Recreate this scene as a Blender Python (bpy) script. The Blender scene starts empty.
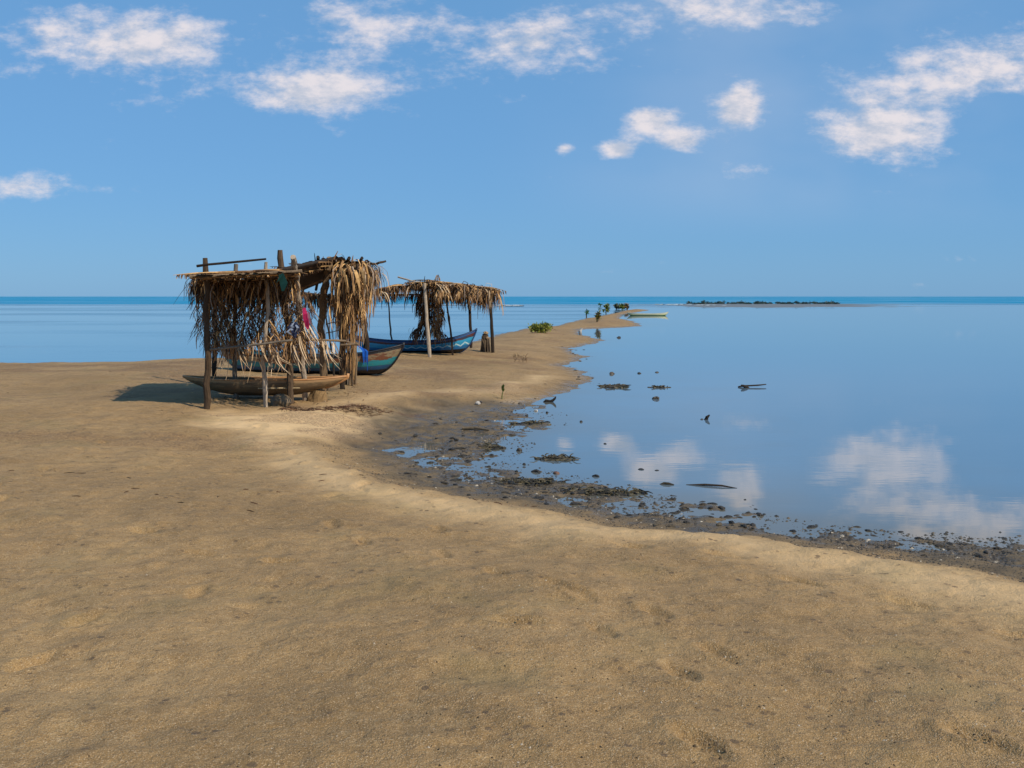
import bpy, math, random
import numpy as np
from mathutils import Vector, Matrix

R = math.radians
S = bpy.context.scene
COL = S.collection
H = 2.0          # eye height above the water
F = 1000.0       # focal length in pixels of a 1024 wide picture
CX, HY = 512.0, 296.5

# ------------------------------------------------------------------ camera
cam = bpy.data.cameras.new("camera")
cam.sensor_width = 36.0
cam.lens = 36.0 * F / 1024.0
cam.shift_y = (HY - 384.0) / 1024.0
cam.clip_start = 0.1
cam.clip_end = 60000.0
cam_o = bpy.data.objects.new("camera", cam)
COL.objects.link(cam_o)
cam_o.location = (0, 0, H)
cam_o.rotation_euler = (R(90), 0, 0)
S.camera = cam_o

# ------------------------------------------------------------------ light
SUN_DIR = Vector((0.80, -0.62, 0.92)).normalized()      # towards the sun
sun = bpy.data.lights.new("sun", 'SUN')
sun.energy = 5.0
sun.angle = R(0.53)
sun.color = (1.0, 0.90, 0.74)
sun_o = bpy.data.objects.new("sun", sun)
COL.objects.link(sun_o)
sun_o.rotation_euler = (-SUN_DIR).to_track_quat('-Z', 'Y').to_euler()

W_ = bpy.data.worlds.new("World")
S.world = W_
W_.use_nodes = True


class NT:
    """small helper for node trees"""
    def __init__(self, tree):
        self.t = tree
        tree.nodes.clear()

    def n(self, typ, **kw):
        nd = self.t.nodes.new(typ)
        for k, v in kw.items():
            if k.startswith('i_'):
                nd.inputs[k[2:].replace('_', ' ')].default_value = v
            else:
                setattr(nd, k, v)
        return nd

    def l(self, a, b):
        self.t.links.new(a, b)

    def put(self, sock, v):
        if v is None:
            return
        if isinstance(v, (int, float)):
            sock.default_value = v
        elif isinstance(v, (tuple, list)):
            sock.default_value = tuple(v) if len(v) == len(sock.default_value) else tuple(v) + (1.0,)
        else:
            self.l(v, sock)

    def m(self, op, a, b=None, c=None, clamp=False):
        nd = self.n('ShaderNodeMath', operation=op, use_clamp=clamp)
        for i, v in enumerate((a, b, c)):
            self.put(nd.inputs[i], v)
        return nd.outputs[0]

    def mix(self, f, a, b, mode='MIX'):
        nd = self.n('ShaderNodeMix', data_type='RGBA', blend_type=mode)
        self.put(nd.inputs[0], f)
        self.put(nd.inputs[6], a)
        self.put(nd.inputs[7], b)
        return nd.outputs[2]

    def ramp(self, f, stops, interp='LINEAR'):
        nd = self.n('ShaderNodeValToRGB')
        cr = nd.color_ramp
        cr.interpolation = interp
        while len(cr.elements) < len(stops):
            cr.elements.new(0.5)
        for e, (p, c) in zip(cr.elements, stops):
            e.position = p
            e.color = tuple(c) + (1.0,) if len(c) == 3 else c
        self.put(nd.inputs[0], f)
        return nd.outputs[0]

    def noise(self, vec, scale, detail=4.0, rough=0.55):
        nd = self.n('ShaderNodeTexNoise')
        nd.inputs['Scale'].default_value = scale
        nd.inputs['Detail'].default_value = detail
        nd.inputs['Roughness'].default_value = rough
        if vec is not None:
            self.l(vec, nd.inputs['Vector'])
        return nd.outputs[0]

    def sstep(self, v, a, b):
        nd = self.n('ShaderNodeMapRange', interpolation_type='SMOOTHSTEP')
        self.put(nd.inputs[0], v)
        nd.inputs[1].default_value = a
        nd.inputs[2].default_value = b
        return nd.outputs[0]


t = NT(W_.node_tree)
sky = t.n('ShaderNodeTexSky', sky_type='NISHITA')
sky.sun_disc = False
sky.sun_elevation = math.asin(SUN_DIR.z)
sky.sun_rotation = math.atan2(SUN_DIR.x, SUN_DIR.y)
sky.altitude = 0
sky.air_density = 1.0
sky.dust_density = 0.3
sky.ozone_density = 3.0
skyc = t.mix(1.0, sky.outputs[0], (0.55, 0.78, 1.05), 'MULTIPLY')
skyc = t.mix(0.72, skyc, (1.62, 3.85, 6.9))
tc = t.n('ShaderNodeTexCoord')
sx = t.n('ShaderNodeSeparateXYZ')
t.l(tc.outputs['Generated'], sx.inputs[0])
ady = t.m('MAXIMUM', t.m('ABSOLUTE', sx.outputs[1]), 0.05)
u = t.m('DIVIDE', sx.outputs[0], ady)
v = t.m('DIVIDE', sx.outputs[2], ady)
cv = t.n('ShaderNodeCombineXYZ')
t.l(t.m('MULTIPLY', u, 1.0), cv.inputs[0])
t.l(t.m('MULTIPLY', v, 1.9), cv.inputs[1])
t.l(t.m('MULTIPLY', t.m('SIGN', sx.outputs[1]), 3.0), cv.inputs[2])
# heaps of fair-weather cloud: centre (azimuth slope, elevation slope), size, strength
CLOUDS = [(0.107, 0.147, 0.018, 0.011, 0.62), (0.135, 0.178, 0.028, 0.014, 0.66), (0.172, 0.155, 0.030, 0.014, 0.50),
          (0.228, 0.187, 0.024, 0.026, 0.64), (0.052, 0.148, 0.012, 0.008, 0.44), (0.235, 0.125, 0.05, 0.02, 0.26),
          (0.36, 0.165, 0.09, 0.035, 0.55),
          (0.46, 0.235, 0.12, 0.04, 0.5), (0.03, 0.245, 0.10, 0.030, 0.48),
          (-0.20, 0.205, 0.12, 0.028, 0.48), (-0.38, 0.255, 0.14, 0.04, 0.55),
          (-0.46, 0.11, 0.10, 0.016, 0.36), (-0.12, 0.275, 0.10, 0.03, 0.40),
          (0.02, 0.066, 0.12, 0.006, 0.10), (0.14, 0.064, 0.10, 0.006, 0.10), (0.2, 0.29, 0.12, 0.03, 0.45)]
tot = None
for (cu, cvv, a, b, s) in CLOUDS:
    e = t.m('ADD', t.m('POWER', t.m('DIVIDE', t.m('ABSOLUTE', t.m('SUBTRACT', u, cu)), a), 2.0),
            t.m('POWER', t.m('DIVIDE', t.m('ABSOLUTE', t.m('SUBTRACT', v, cvv)), b), 2.0))
    g = t.m('MULTIPLY', t.m('POWER', 2.71828, t.m('MULTIPLY', e, -1.0)), s)
    tot = g if tot is None else t.m('ADD', tot, g)
fr = t.m('GREATER_THAN', sx.outputs[1], 0.0)
tot = t.m('MULTIPLY', tot, fr)
def cloud_noise(vec):
    wob = t.noise(vec, 9.0, 10.0, 0.62)
    fine = t.noise(vec, 34.0, 8.0, 0.66)
    return t.m('ADD', t.m('MULTIPLY', t.m('SUBTRACT', wob, 0.5), 1.25), t.m('MULTIPLY', t.m('SUBTRACT', fine, 0.5), 0.62))


off = t.n('ShaderNodeVectorMath', operation='ADD')
t.l(cv.outputs[0], off.inputs[0])
off.inputs[1].default_value = (0.012, 0.022, 0.0)       # a step towards the sun and up
nA = cloud_noise(cv.outputs[0])
nB = cloud_noise(off.outputs[0])
dens = t.sstep(t.m('ADD', nA, tot), 0.20, 0.66)
lit = t.sstep(t.m('ADD', t.m('SUBTRACT', nA, nB), t.m('MULTIPLY', t.m('SUBTRACT', 0.75, t.m('ADD', nA, tot)), 0.22)), -0.16, 0.20)
cloudc = t.mix(lit, (5.3, 5.7, 6.7), (8.7, 7.95, 8.0))
veil = t.m('MULTIPLY', t.sstep(u, -0.05, 0.25), t.m('MULTIPLY', t.sstep(v, 0.05, 0.12), t.m('MULTIPLY', fr, t.sstep(t.noise(cv.outputs[0], 3.0, 4.0, 0.5), 0.30, 0.65))))
skyc = t.mix(t.m('MULTIPLY', veil, 0.20), skyc, (6.1, 6.6, 7.6))
skyc = t.mix(t.m('MULTIPLY', dens, 0.88), skyc, cloudc)
bg = t.n('ShaderNodeBackground')
bg.inputs[1].default_value = 0.10
t.l(skyc, bg.inputs[0])
wo = t.n('ShaderNodeOutputWorld')
t.l(bg.outputs[0], wo.inputs[0])

S.view_settings.view_transform = 'Standard'
S.view_settings.look = 'None'
S.view_settings.exposure = 0.0
S.view_settings.gamma = 1.0
S.view_settings.use_curve_mapping = False
S.render.engine = 'CYCLES'
S.cycles.max_bounces = 6
S.cycles.use_denoising = True

# ------------------------------------------------------------------ numbers
rng = np.random.default_rng(7)
rnd = random.Random(11)


def vnoise(x, y, seed=0):
    xi = np.floor(x).astype(np.int64)
    yi = np.floor(y).astype(np.int64)
    xf = x - xi
    yf = y - yi

    def h(a, b):
        n = (a * 374761393 + b * 668265263 + seed * 1442695041) & 0x7fffffff
        n = ((n ^ (n >> 13)) * 1274126177) & 0x7fffffff
        n = n ^ (n >> 16)
        return (n & 0xffff) / 65535.0
    ux = xf * xf * xf * (xf * (xf * 6 - 15) + 10)
    uy = yf * yf * yf * (yf * (yf * 6 - 15) + 10)
    a = h(xi, yi); b = h(xi + 1, yi); c = h(xi, yi + 1); d = h(xi + 1, yi + 1)
    return (a + (b - a) * ux) + ((c + (d - c) * ux) - (a + (b - a) * ux)) * uy - 0.5


def fbm(x, y, sc, octv=4, seed=0):
    s = 0.0
    amp = 1.0
    for i in range(octv):
        s = s + amp * vnoise(x * sc + 17.3 * i, y * sc - 9.1 * i, seed + i)
        sc *= 2.03
        amp *= 0.52
    return s


def sd(poly, X, Y):
    """signed distance to a polygon, positive inside"""
    P = np.asarray(poly, float)
    d2 = np.full(X.shape, 1e18)
    ins = np.zeros(X.shape, bool)
    n = len(P)
    for i in range(n):
        ax, ay = P[i]
        bx, by = P[(i + 1) % n]
        dx, dy = bx - ax, by - ay
        L = dx * dx + dy * dy + 1e-12
        tt = np.clip(((X - ax) * dx + (Y - ay) * dy) / L, 0, 1)
        qx = ax + tt * dx - X
        qy = ay + tt * dy - Y
        d2 = np.minimum(d2, qx * qx + qy * qy)
        if abs(dy) > 1e-12:
            c = ((ay > Y) != (by > Y)) & (X < (bx - ax) * (Y - ay) / dy + ax)
            ins ^= c
    d = np.sqrt(d2)
    return np.where(ins, d, -d)


def pg(px, py, z=0.0):
    Y = F * (H - z) / (py - HY)
    return ((px - CX) / F * Y, Y)


def smooth(a, b, x):
    tt = np.clip((x - a) / (b - a), 0, 1)
    return tt * tt * (3 - 2 * tt)


# waterline of the beach and its spit
LAND = [(60, -40), (60, 2), (32, 6.2), (12, 7.3)]
LAND += [pg(*p) for p in [(1080, 556), (960, 541), (860, 527), (762, 514), (700, 507), (640, 499), (590, 488), (545, 481),
                          (505, 474), (478, 466), (470, 458), (490, 450), (510, 441), (540, 427), (548, 413), (538, 403),
                          (562, 394), (585, 385), (590, 379), (584, 372), (566, 367), (570, 363), (585, 359), (582, 354),
                          (570, 349), (588, 344.5), (602, 341), (597, 338.5), (580, 334), (580, 329.5), (598, 328), (622, 327.3),
                          (641, 326), (640, 323.5), (629, 320.5), (620, 318), (622, 315), (630, 313.2), (642, 311.5), (650, 310)]]
LAND += [pg(*p, 0.16) for p in [(644, 308.6), (629, 308.6), (618, 311), (604, 314), (586, 316.6), (566, 321), (553, 324), (530, 325.5)]]
LAND += [pg(500, 329.5, 0.25), (-2.4, 40), (-4.8, 35.5), (-9, 31.5), (-18, 28), (-30, 25), (-60, 20), (-60, -40)]
# dark muddy hollow round the head of the lagoon
MUD = [pg(*p, 0.1) for p in [(328, 432), (350, 422), (390, 411), (440, 401), (490, 398), (545, 391), (574, 379), (640, 400), (720, 440),
                             (900, 480), (1200, 540), (1200, 612), (1000, 572), (860, 548), (762, 536), (700, 530), (640, 522),
                             (570, 507), (500, 494), (440, 484), (400, 471), (368, 457), (342, 444)]]
BANK = [pg(*p) for p in [(634, 306.2), (700, 308.0), (800, 307.4), (900, 307), (900, 304.2), (760, 303.8), (690, 304.0), (640, 304.8)]]


FEET = []
for (pa, pb, off) in [((3.2, 2.5), (-4.2, 13.8), 0.5), ((-2.8, 3.5), (-0.8, 14.0), -0.4), ((-6.0, 8.0), (1.5, 5.2), 0.5), ((-1.6, 15), (1.0, 30), .5), ((4.6, 4.5), (0.2, 7.5), .3), ((-3.2, 6.0), (-5.5, 12.5), .3), ((0.8, 3.2), (-2.0, 9.5), -.6)]:
    dx, dy = pb[0] - pa[0], pb[1] - pa[1]
    Lp = math.hypot(dx, dy)
    n_ = int(Lp / .62)
    for k in range(n_):
        if rnd.random() < .25:
            continue
        q = k / n_
        wv = off * math.sin(q * 5.0)
        sgn = 1 if k % 2 else -1
        an = math.atan2(dy, dx) + rnd.uniform(-.2, .2)
        FEET.append((pa[0] + dx * q - dy / Lp * (wv + sgn * .09) + rnd.uniform(-.05, .05), pa[1] + dy * q + dx / Lp * (wv + sgn * .09), math.cos(an), math.sin(an)))


def fields(X, Y):
    w = 0.16 * fbm(X, Y, 0.9, 3, 3) + 0.05 * fbm(X, Y, 4.0, 2, 8)
    dl = sd(LAND, X, Y) + w * np.clip(np.hypot(X, Y) / 12, 0.6, 3)
    dm = sd(MUD, X, Y) + 0.5 * fbm(X, Y, 0.8, 3, 21)
    return dl, dm


def height(X, Y, full=False):
    X = np.asarray(X, float)
    Y = np.asarray(Y, float)
    dl, dm = fields(X, Y)
    zb = 0.42 * (1 - np.exp(-np.maximum(dl, 0) / 4.5))
    mud = smooth(-0.45, 0.75, dm)
    zm = -0.007 + 0.022 * np.maximum(dl, 0)
    z = zb * (1 - mud) + np.minimum(zm, zb + 0.02) * mud
    z = np.where(dl < 0, np.maximum(0.055 * dl - 0.008, -1.6), z)
    r = np.hypot(X, Y)
    near = np.clip(1.2 - r / 60, 0.0, 1)
    z = z + mud * (0.046 * fbm(X, Y, 1.6, 4, 5) + 0.024 * fbm(X, Y, 6, 3, 9)) * near * smooth(-1.0, 0.2, dl)
    dry = (1 - mud) * smooth(0.2, 1.5, dl)
    z = z + dry * (0.07 * fbm(X, Y, 0.35, 3, 31) + 0.035 * fbm(X, Y, 2.2, 3, 33) * near + 0.022 * np.abs(fbm(X, Y, 6.0, 2, 35)) * near)
    # trodden ridge of pale sand along the hollow
    z = z + 0.05 * np.exp(-((dm + 0.55) / 0.45) ** 2) * dry * near
    if X.ndim == 2 and not full == 'nofeet':
        for (fx, fy, ca, sa) in FEET:
            m = (np.abs(X - fx) < .3) & (np.abs(Y - fy) < .3)
            if m.any():
                ax = (X[m] - fx) * ca + (Y[m] - fy) * sa
                ay = -(X[m] - fx) * sa + (Y[m] - fy) * ca
                q = (ax / .125) ** 2 + (ay / .05) ** 2
                z[m] += dry[m] * (-.028 * np.exp(-q * q * .8) + .008 * np.exp(-((np.sqrt(q) - 1.5) / .45) ** 2))
    if full:
        return z, dl, dm, mud, dry
    return z


def G(px, py):
    """ground point seen at a pixel of the photograph"""
    z = 0.2
    for _ in range(9):
        x, y = pg(px, py, z)
        z = 0.5 * z + 0.5 * max(float(height(np.array([x]), np.array([y]))[0]), 0.0)
    return Vector((x, y, z))


def gz(x, y):
    return float(height(np.array([x]), np.array([y]))[0])


def at(px, py, Y):
    return Vector(((px - CX) / F * Y, Y, H - (py - HY) / F * Y))


# ------------------------------------------------------------------ materials
def mat(name):
    m = bpy.data.materials.new(name)
    m.use_nodes = True
    tt = NT(m.node_tree)
    bs = tt.n('ShaderNodeBsdfPrincipled')
    out = tt.n('ShaderNodeOutputMaterial')
    tt.l(bs.outputs[0], out.inputs[0])
    return m, tt, bs


def bump(tt, bs, h, strength=0.4, dist=0.02):
    b = tt.n('ShaderNodeBump')
    b.inputs['Strength'].default_value = strength
    b.inputs['Distance'].default_value = dist
    tt.l(h, b.inputs['Height'])
    tt.l(b.outputs[0], bs.inputs['Normal'])


# sand
M_SAND, t, bs = mat("sand")
geo = t.n('ShaderNodeNewGeometry')
pos = geo.outputs['Position']
at_ = t.n('ShaderNodeAttribute', attribute_name='ground')
sp = t.n('ShaderNodeSeparateColor')
t.l(at_.outputs['Color'], sp.inputs[0])
mudA, paleA, wrA = sp.outputs[0], sp.outputs[1], sp.outputs[2]
n1 = t.noise(pos, 0.55, 6, 0.6)
n2 = t.noise(pos, 5.0, 6, 0.65)
n3 = t.noise(pos, 38.0, 4, 0.7)
n4 = t.noise(pos, 160.0, 2, 0.6)
base = t.ramp(n1, [(0.30, (0.225, 0.138, 0.048)), (0.52, (0.33, 0.208, 0.080)), (0.75, (0.41, 0.27, 0.112))])
base = t.mix(t.m('MULTIPLY', t.sstep(n2, 0.42, 0.70), 0.7), base, (0.215, 0.132, 0.048))
n5 = t.noise(pos, 1.7, 5, 0.7)
base = t.mix(t.m('MULTIPLY', t.sstep(n5, 0.54, 0.70), 0.40), base, (0.16, 0.105, 0.042))
n6 = t.noise(pos, 15.0, 5, 0.7)
base = t.mix(t.m('MULTIPLY', t.sstep(n6, 0.55, 0.68), 0.42), base, (0.15, 0.092, 0.035))
base = t.mix(t.m('MULTIPLY', t.sstep(n6, 0.46, 0.36), 0.3), base, (0.48, 0.33, 0.15))
base = t.mix(t.m('MULTIPLY', t.sstep(n3, 0.53, 0.68), 0.6), base, (0.12, 0.075, 0.032))
base = t.mix(t.m('MULTIPLY', t.sstep(n4, 0.55, 0.70), 0.75), base, (0.58, 0.45, 0.28))
base = t.mix(t.m('MULTIPLY', t.sstep(n4, 0.44, 0.33), 0.6), base, (0.11, 0.07, 0.03))
pale = t.mix(n2, (0.66, 0.47, 0.24), (0.48, 0.32, 0.14))
base = t.mix(t.m('MULTIPLY', paleA, t.m('ADD', 0.55, n1), clamp=True), base, pale)
vo = t.n('ShaderNodeTexVoronoi', feature='F1')
vo.inputs['Scale'].default_value = 13.0
t.l(pos, vo.inputs['Vector'])
spk = t.m('MULTIPLY', t.m('LESS_THAN', vo.outputs['Distance'], 0.24), t.sstep(n2, 0.5, 0.62))
mudc = t.ramp(n2, [(0.32, (0.050, 0.038, 0.021)), (0.50, (0.112, 0.083, 0.044)), (0.70, (0.20, 0.145, 0.075))])
mudc = t.mix(t.m('MULTIPLY', t.sstep(n3, 0.56, 0.72), 0.7), mudc, (0.045, 0.034, 0.02))
mudc = t.mix(t.m('MULTIPLY', t.sstep(n4, 0.62, 0.74), 0.5), mudc, (0.36, 0.29, 0.19))
base = t.mix(t.m('MULTIPLY', spk, 0.7), base, (0.09, 0.06, 0.035))
mm = t.m('ADD', mudA, t.m('MULTIPLY', t.m('SUBTRACT', n2, 0.5), t.m('MULTIPLY', t.m('MULTIPLY', mudA, t.m('SUBTRACT', 1.0, mudA)), 4.0)), clamp=True)
base = t.mix(mm, base, mudc)
base = t.mix(t.m('MULTIPLY', t.m('MULTIPLY', wrA, t.sstep(n3, 0.40, 0.58)), 0.9), base, (0.085, 0.034, 0.02))
grn = t.m('MULTIPLY', t.sstep(t.noise(pos, 1.1, 4, 0.6), 0.52, 0.72), 0.30)
base = t.mix(t.m('MULTIPLY', grn, t.m('SUBTRACT', 1.0, mudA)), base, (0.16, 0.13, 0.045))
base = t.mix(1.0, base, t.mix(paleA, (0.92, 0.89, 0.93), (1.08, 1.06, 1.14)), 'MULTIPLY')
t.l(base, bs.inputs['Base Color'])
sepz = t.n('ShaderNodeSeparateXYZ')
t.l(pos, sepz.inputs[0])
wetz = t.sstep(t.m('ADD', sepz.outputs[2], t.m('MULTIPLY', t.m('SUBTRACT', n2, 0.5), 0.05)), 0.065, 0.005)
t.l(t.m('SUBTRACT', 0.9, t.m('MULTIPLY', t.m('MULTIPLY', wetz, t.sstep(n2, 0.60, 0.44)), 0.68)), bs.inputs['Roughness'])
bs.inputs['Specular IOR Level'].default_value = 0.35
bump(t, bs, t.m('ADD', t.m('ADD', t.m('MULTIPLY', n3, 0.6), t.m('MULTIPLY', n4, 0.25)), n2), 0.7, 0.04)

# far mud
M_BANK, t, bs = mat("far_mud")
geo = t.n('ShaderNodeNewGeometry')
t.l(t.mix(t.noise(geo.outputs['Position'], .4, 5, .6), (.07, .075, .075), (.17, .165, .15)), bs.inputs['Base Color'])
bs.inputs['Roughness'].default_value = .5

# water
M_WATER, t, bs = mat("water")
geo = t.n('ShaderNodeNewGeometry')
pos = geo.outputs['Position']
sx = t.n('ShaderNodeSeparateXYZ')
t.l(pos, sx.inputs[0])
X_, Y_ = sx.outputs[0], sx.outputs[1]
mp = t.n('ShaderNodeMapping')
mp.inputs['Scale'].default_value = (0.4, 1.0, 1.0)
t.l(pos, mp.inputs[0])
patch = t.noise(mp.outputs[0], 0.035, 4, 0.6)
patch2 = t.noise(mp.outputs[0], 0.25, 4, 0.6)
left = t.sstep(t.m('SUBTRACT', t.m('ADD', -1.5, t.m('MULTIPLY', t.m('SUBTRACT', Y_, 29.0), 0.165)), X_), -1.0, 3.0)
yj = t.m('ADD', Y_, t.m('MULTIPLY', t.m('SUBTRACT', patch, 0.5), 90.0))
far = t.sstep(yj, 215.0, 300.0)
left = t.m('MAXIMUM', left, t.sstep(yj, 150.0, 230.0))
rip = t.m('MULTIPLY', left, t.sstep(patch, 0.40, 0.62))
bodyL = t.mix(patch2, (0.085, 0.150, 0.215), (0.105, 0.168, 0.230))
sh = t.n('ShaderNodeAttribute', attribute_name='shoal')
shs = t.n('ShaderNodeSeparateColor')
t.l(sh.outputs['Color'], shs.inputs[0])
bodyL = t.mix(t.m('MULTIPLY', shs.outputs[0], 0.85), bodyL, (0.115, 0.098, 0.060))
body = t.mix(left, bodyL, (0.045, 0.125, 0.19))
body = t.mix(far, body, (0.012, 0.20, 0.36))
t.l(body, bs.inputs['Base Color'])
rough = t.m('ADD', 0.015, t.m('ADD', t.m('MULTIPLY', far, 0.30), t.m('MULTIPLY', rip, 0.16)))
t.l(rough, bs.inputs['Roughness'])
bs.inputs['IOR'].default_value = 1.45
t.l(t.m('SUBTRACT', 0.62, t.m('ADD', t.m('MULTIPLY', far, 0.45), t.m('MULTIPLY', rip, 0.2))), bs.inputs['Specular IOR Level'])
wn = t.noise(mp.outputs[0], 2.2, 3, 0.55)
wn2 = t.noise(mp.outputs[0], 9.0, 2, 0.5)
b1 = t.n('ShaderNodeBump')
b1.inputs['Distance'].default_value = 0.02
t.l(t.m('ADD', t.m('ADD', 0.03, t.m('MULTIPLY', t.sstep(t.noise(mp.outputs[0], 0.12, 3, 0.5), 0.5, 0.66), 0.05)), t.m('ADD', t.m('MULTIPLY', left, 0.12), t.m('MULTIPLY', far, 0.3))), b1.inputs['Strength'])
t.l(t.m('ADD', wn, t.m('MULTIPLY', wn2, 0.25)), b1.inputs['Height'])
t.l(b1.outputs[0], bs.inputs['Normal'])


def m_attr(name, rough=0.8, nscale=60.0, namt=0.5, bstr=0.4, spec=0.25, stretch=(1, 1, 1)):
    """colour from the mesh's own 'Col' attribute, broken up by noise"""
    m, t, bs = mat(name)
    a = t.n('ShaderNodeAttribute', attribute_name='Col')
    tc = t.n('ShaderNodeTexCoord')
    mp = t.n('ShaderNodeMapping')
    mp.inputs['Scale'].default_value = stretch
    t.l(tc.outputs['Object'], mp.inputs[0])
    n = t.noise(mp.outputs[0], nscale, 4, 0.65)
    f = t.m('ADD', 1.0 - namt * 0.5, t.m('MULTIPLY', t.m('SUBTRACT', n, 0.5), namt * 2.2))
    c = t.mix(1.0, a.outputs['Color'], f, 'MULTIPLY')
    t.l(c, bs.inputs['Base Color'])
    bs.inputs['Roughness'].default_value = rough
    bs.inputs['Specular IOR Level'].default_value = spec
    if bstr:
        bump(t, bs, n, bstr, 0.01)
    return m


M_WOOD = m_attr("weathered_wood", 0.85, 14.0, 0.6, 0.6, 0.2, (5, 5, 0.8))
M_LEAF = m_attr("dry_palm_leaf", 0.75, 30.0, 0.4, 0.0, 0.25)
M_STONE = m_attr("stone", 0.6, 25.0, 0.6, 0.6, 0.4)
M_GREEN = m_attr("green_leaf", 0.55, 12.0, 0.4, 0.0, 0.35)
M_CLOTH = m_attr("cloth", 0.85, 80.0, 0.3, 0.3, 0.15)
M_WEED = m_attr("weed", 0.6, 40.0, 0.6, 0.3, 0.35)
M_CANOE = m_attr("canoe_wood", 0.8, 9.0, 0.7, 0.5, 0.2, (0.6, 4, 6))
M_PAINT = m_attr("boat_paint", 0.5, 7.0, 0.45, 0.15, 0.4)


def m_hull(name, bands, zig=None, streak=None):
    """painted planks: bands by height on the hull, a zigzag line, worn patches"""
    m, t, bs = mat(name)
    uv = t.n('ShaderNodeUVMap', uv_map='UVMap')
    s = t.n('ShaderNodeSeparateXYZ')
    t.l(uv.outputs[0], s.inputs[0])
    U, V = s.outputs[0], s.outputs[1]
    tc = t.n('ShaderNodeTexCoord')
    n = t.noise(tc.outputs['Object'], 6.0, 5, 0.65)
    nf = t.noise(tc.outputs['Object'], 30.0, 4, 0.65)
    vj = t.m('ADD', V, t.m('MULTIPLY', t.m('SUBTRACT', n, 0.5), 0.035))
    c = t.ramp(vj, bands, 'CONSTANT')
    if streak:
        lo, hi, colr, sc = streak
        mp = t.n('ShaderNodeMapping')
        mp.inputs['Scale'].default_value = (0.35, 1, 1.8)
        t.l(tc.outputs['Object'], mp.inputs[0])
        sn = t.noise(mp.outputs[0], sc, 4, 0.6)
        msk = t.m('MULTIPLY', t.m('MULTIPLY', t.m('GREATER_THAN', vj, lo), t.m('LESS_THAN', vj, hi)), t.sstep(sn, 0.47, 0.56))
        c = t.mix(msk, c, colr)
    if zig:
        mid, amp, per, th, colr, u0, u1 = zig
        tri = t.m('ABSOLUTE', t.m('SUBTRACT', t.m('FRACT', t.m('DIVIDE', U, per)), 0.5))
        ln = t.m('ABSOLUTE', t.m('SUBTRACT', V, t.m('ADD', mid - amp, t.m('MULTIPLY', tri, amp * 4))))
        k = t.m('MULTIPLY', t.m('LESS_THAN', ln, th), t.m('MULTIPLY', t.m('GREATER_THAN', U, u0), t.m('LESS_THAN', U, u1)))
        k = t.m('MULTIPLY', k, t.sstep(nf, 0.34, 0.46))
        c = t.mix(k, c, colr)
    c = t.mix(t.m('MULTIPLY', t.sstep(nf, 0.58, 0.70), 0.55), c, (0.16, 0.12, 0.08))
    c = t.mix(t.m('MULTIPLY', t.sstep(n, 0.60, 0.75), 0.45), c, (0.05, 0.05, 0.05))
    seam = t.m('LESS_THAN', t.m('FRACT', t.m('MULTIPLY', V, 5.0)), 0.07)
    c = t.mix(t.m('MULTIPLY', seam, 0.55), c, (0.02, 0.018, 0.016))
    t.l(c, bs.inputs['Base Color'])
    bs.inputs['Roughness'].default_value = 0.5
    bump(t, bs, nf, 0.3, 0.006)
    return m


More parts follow.
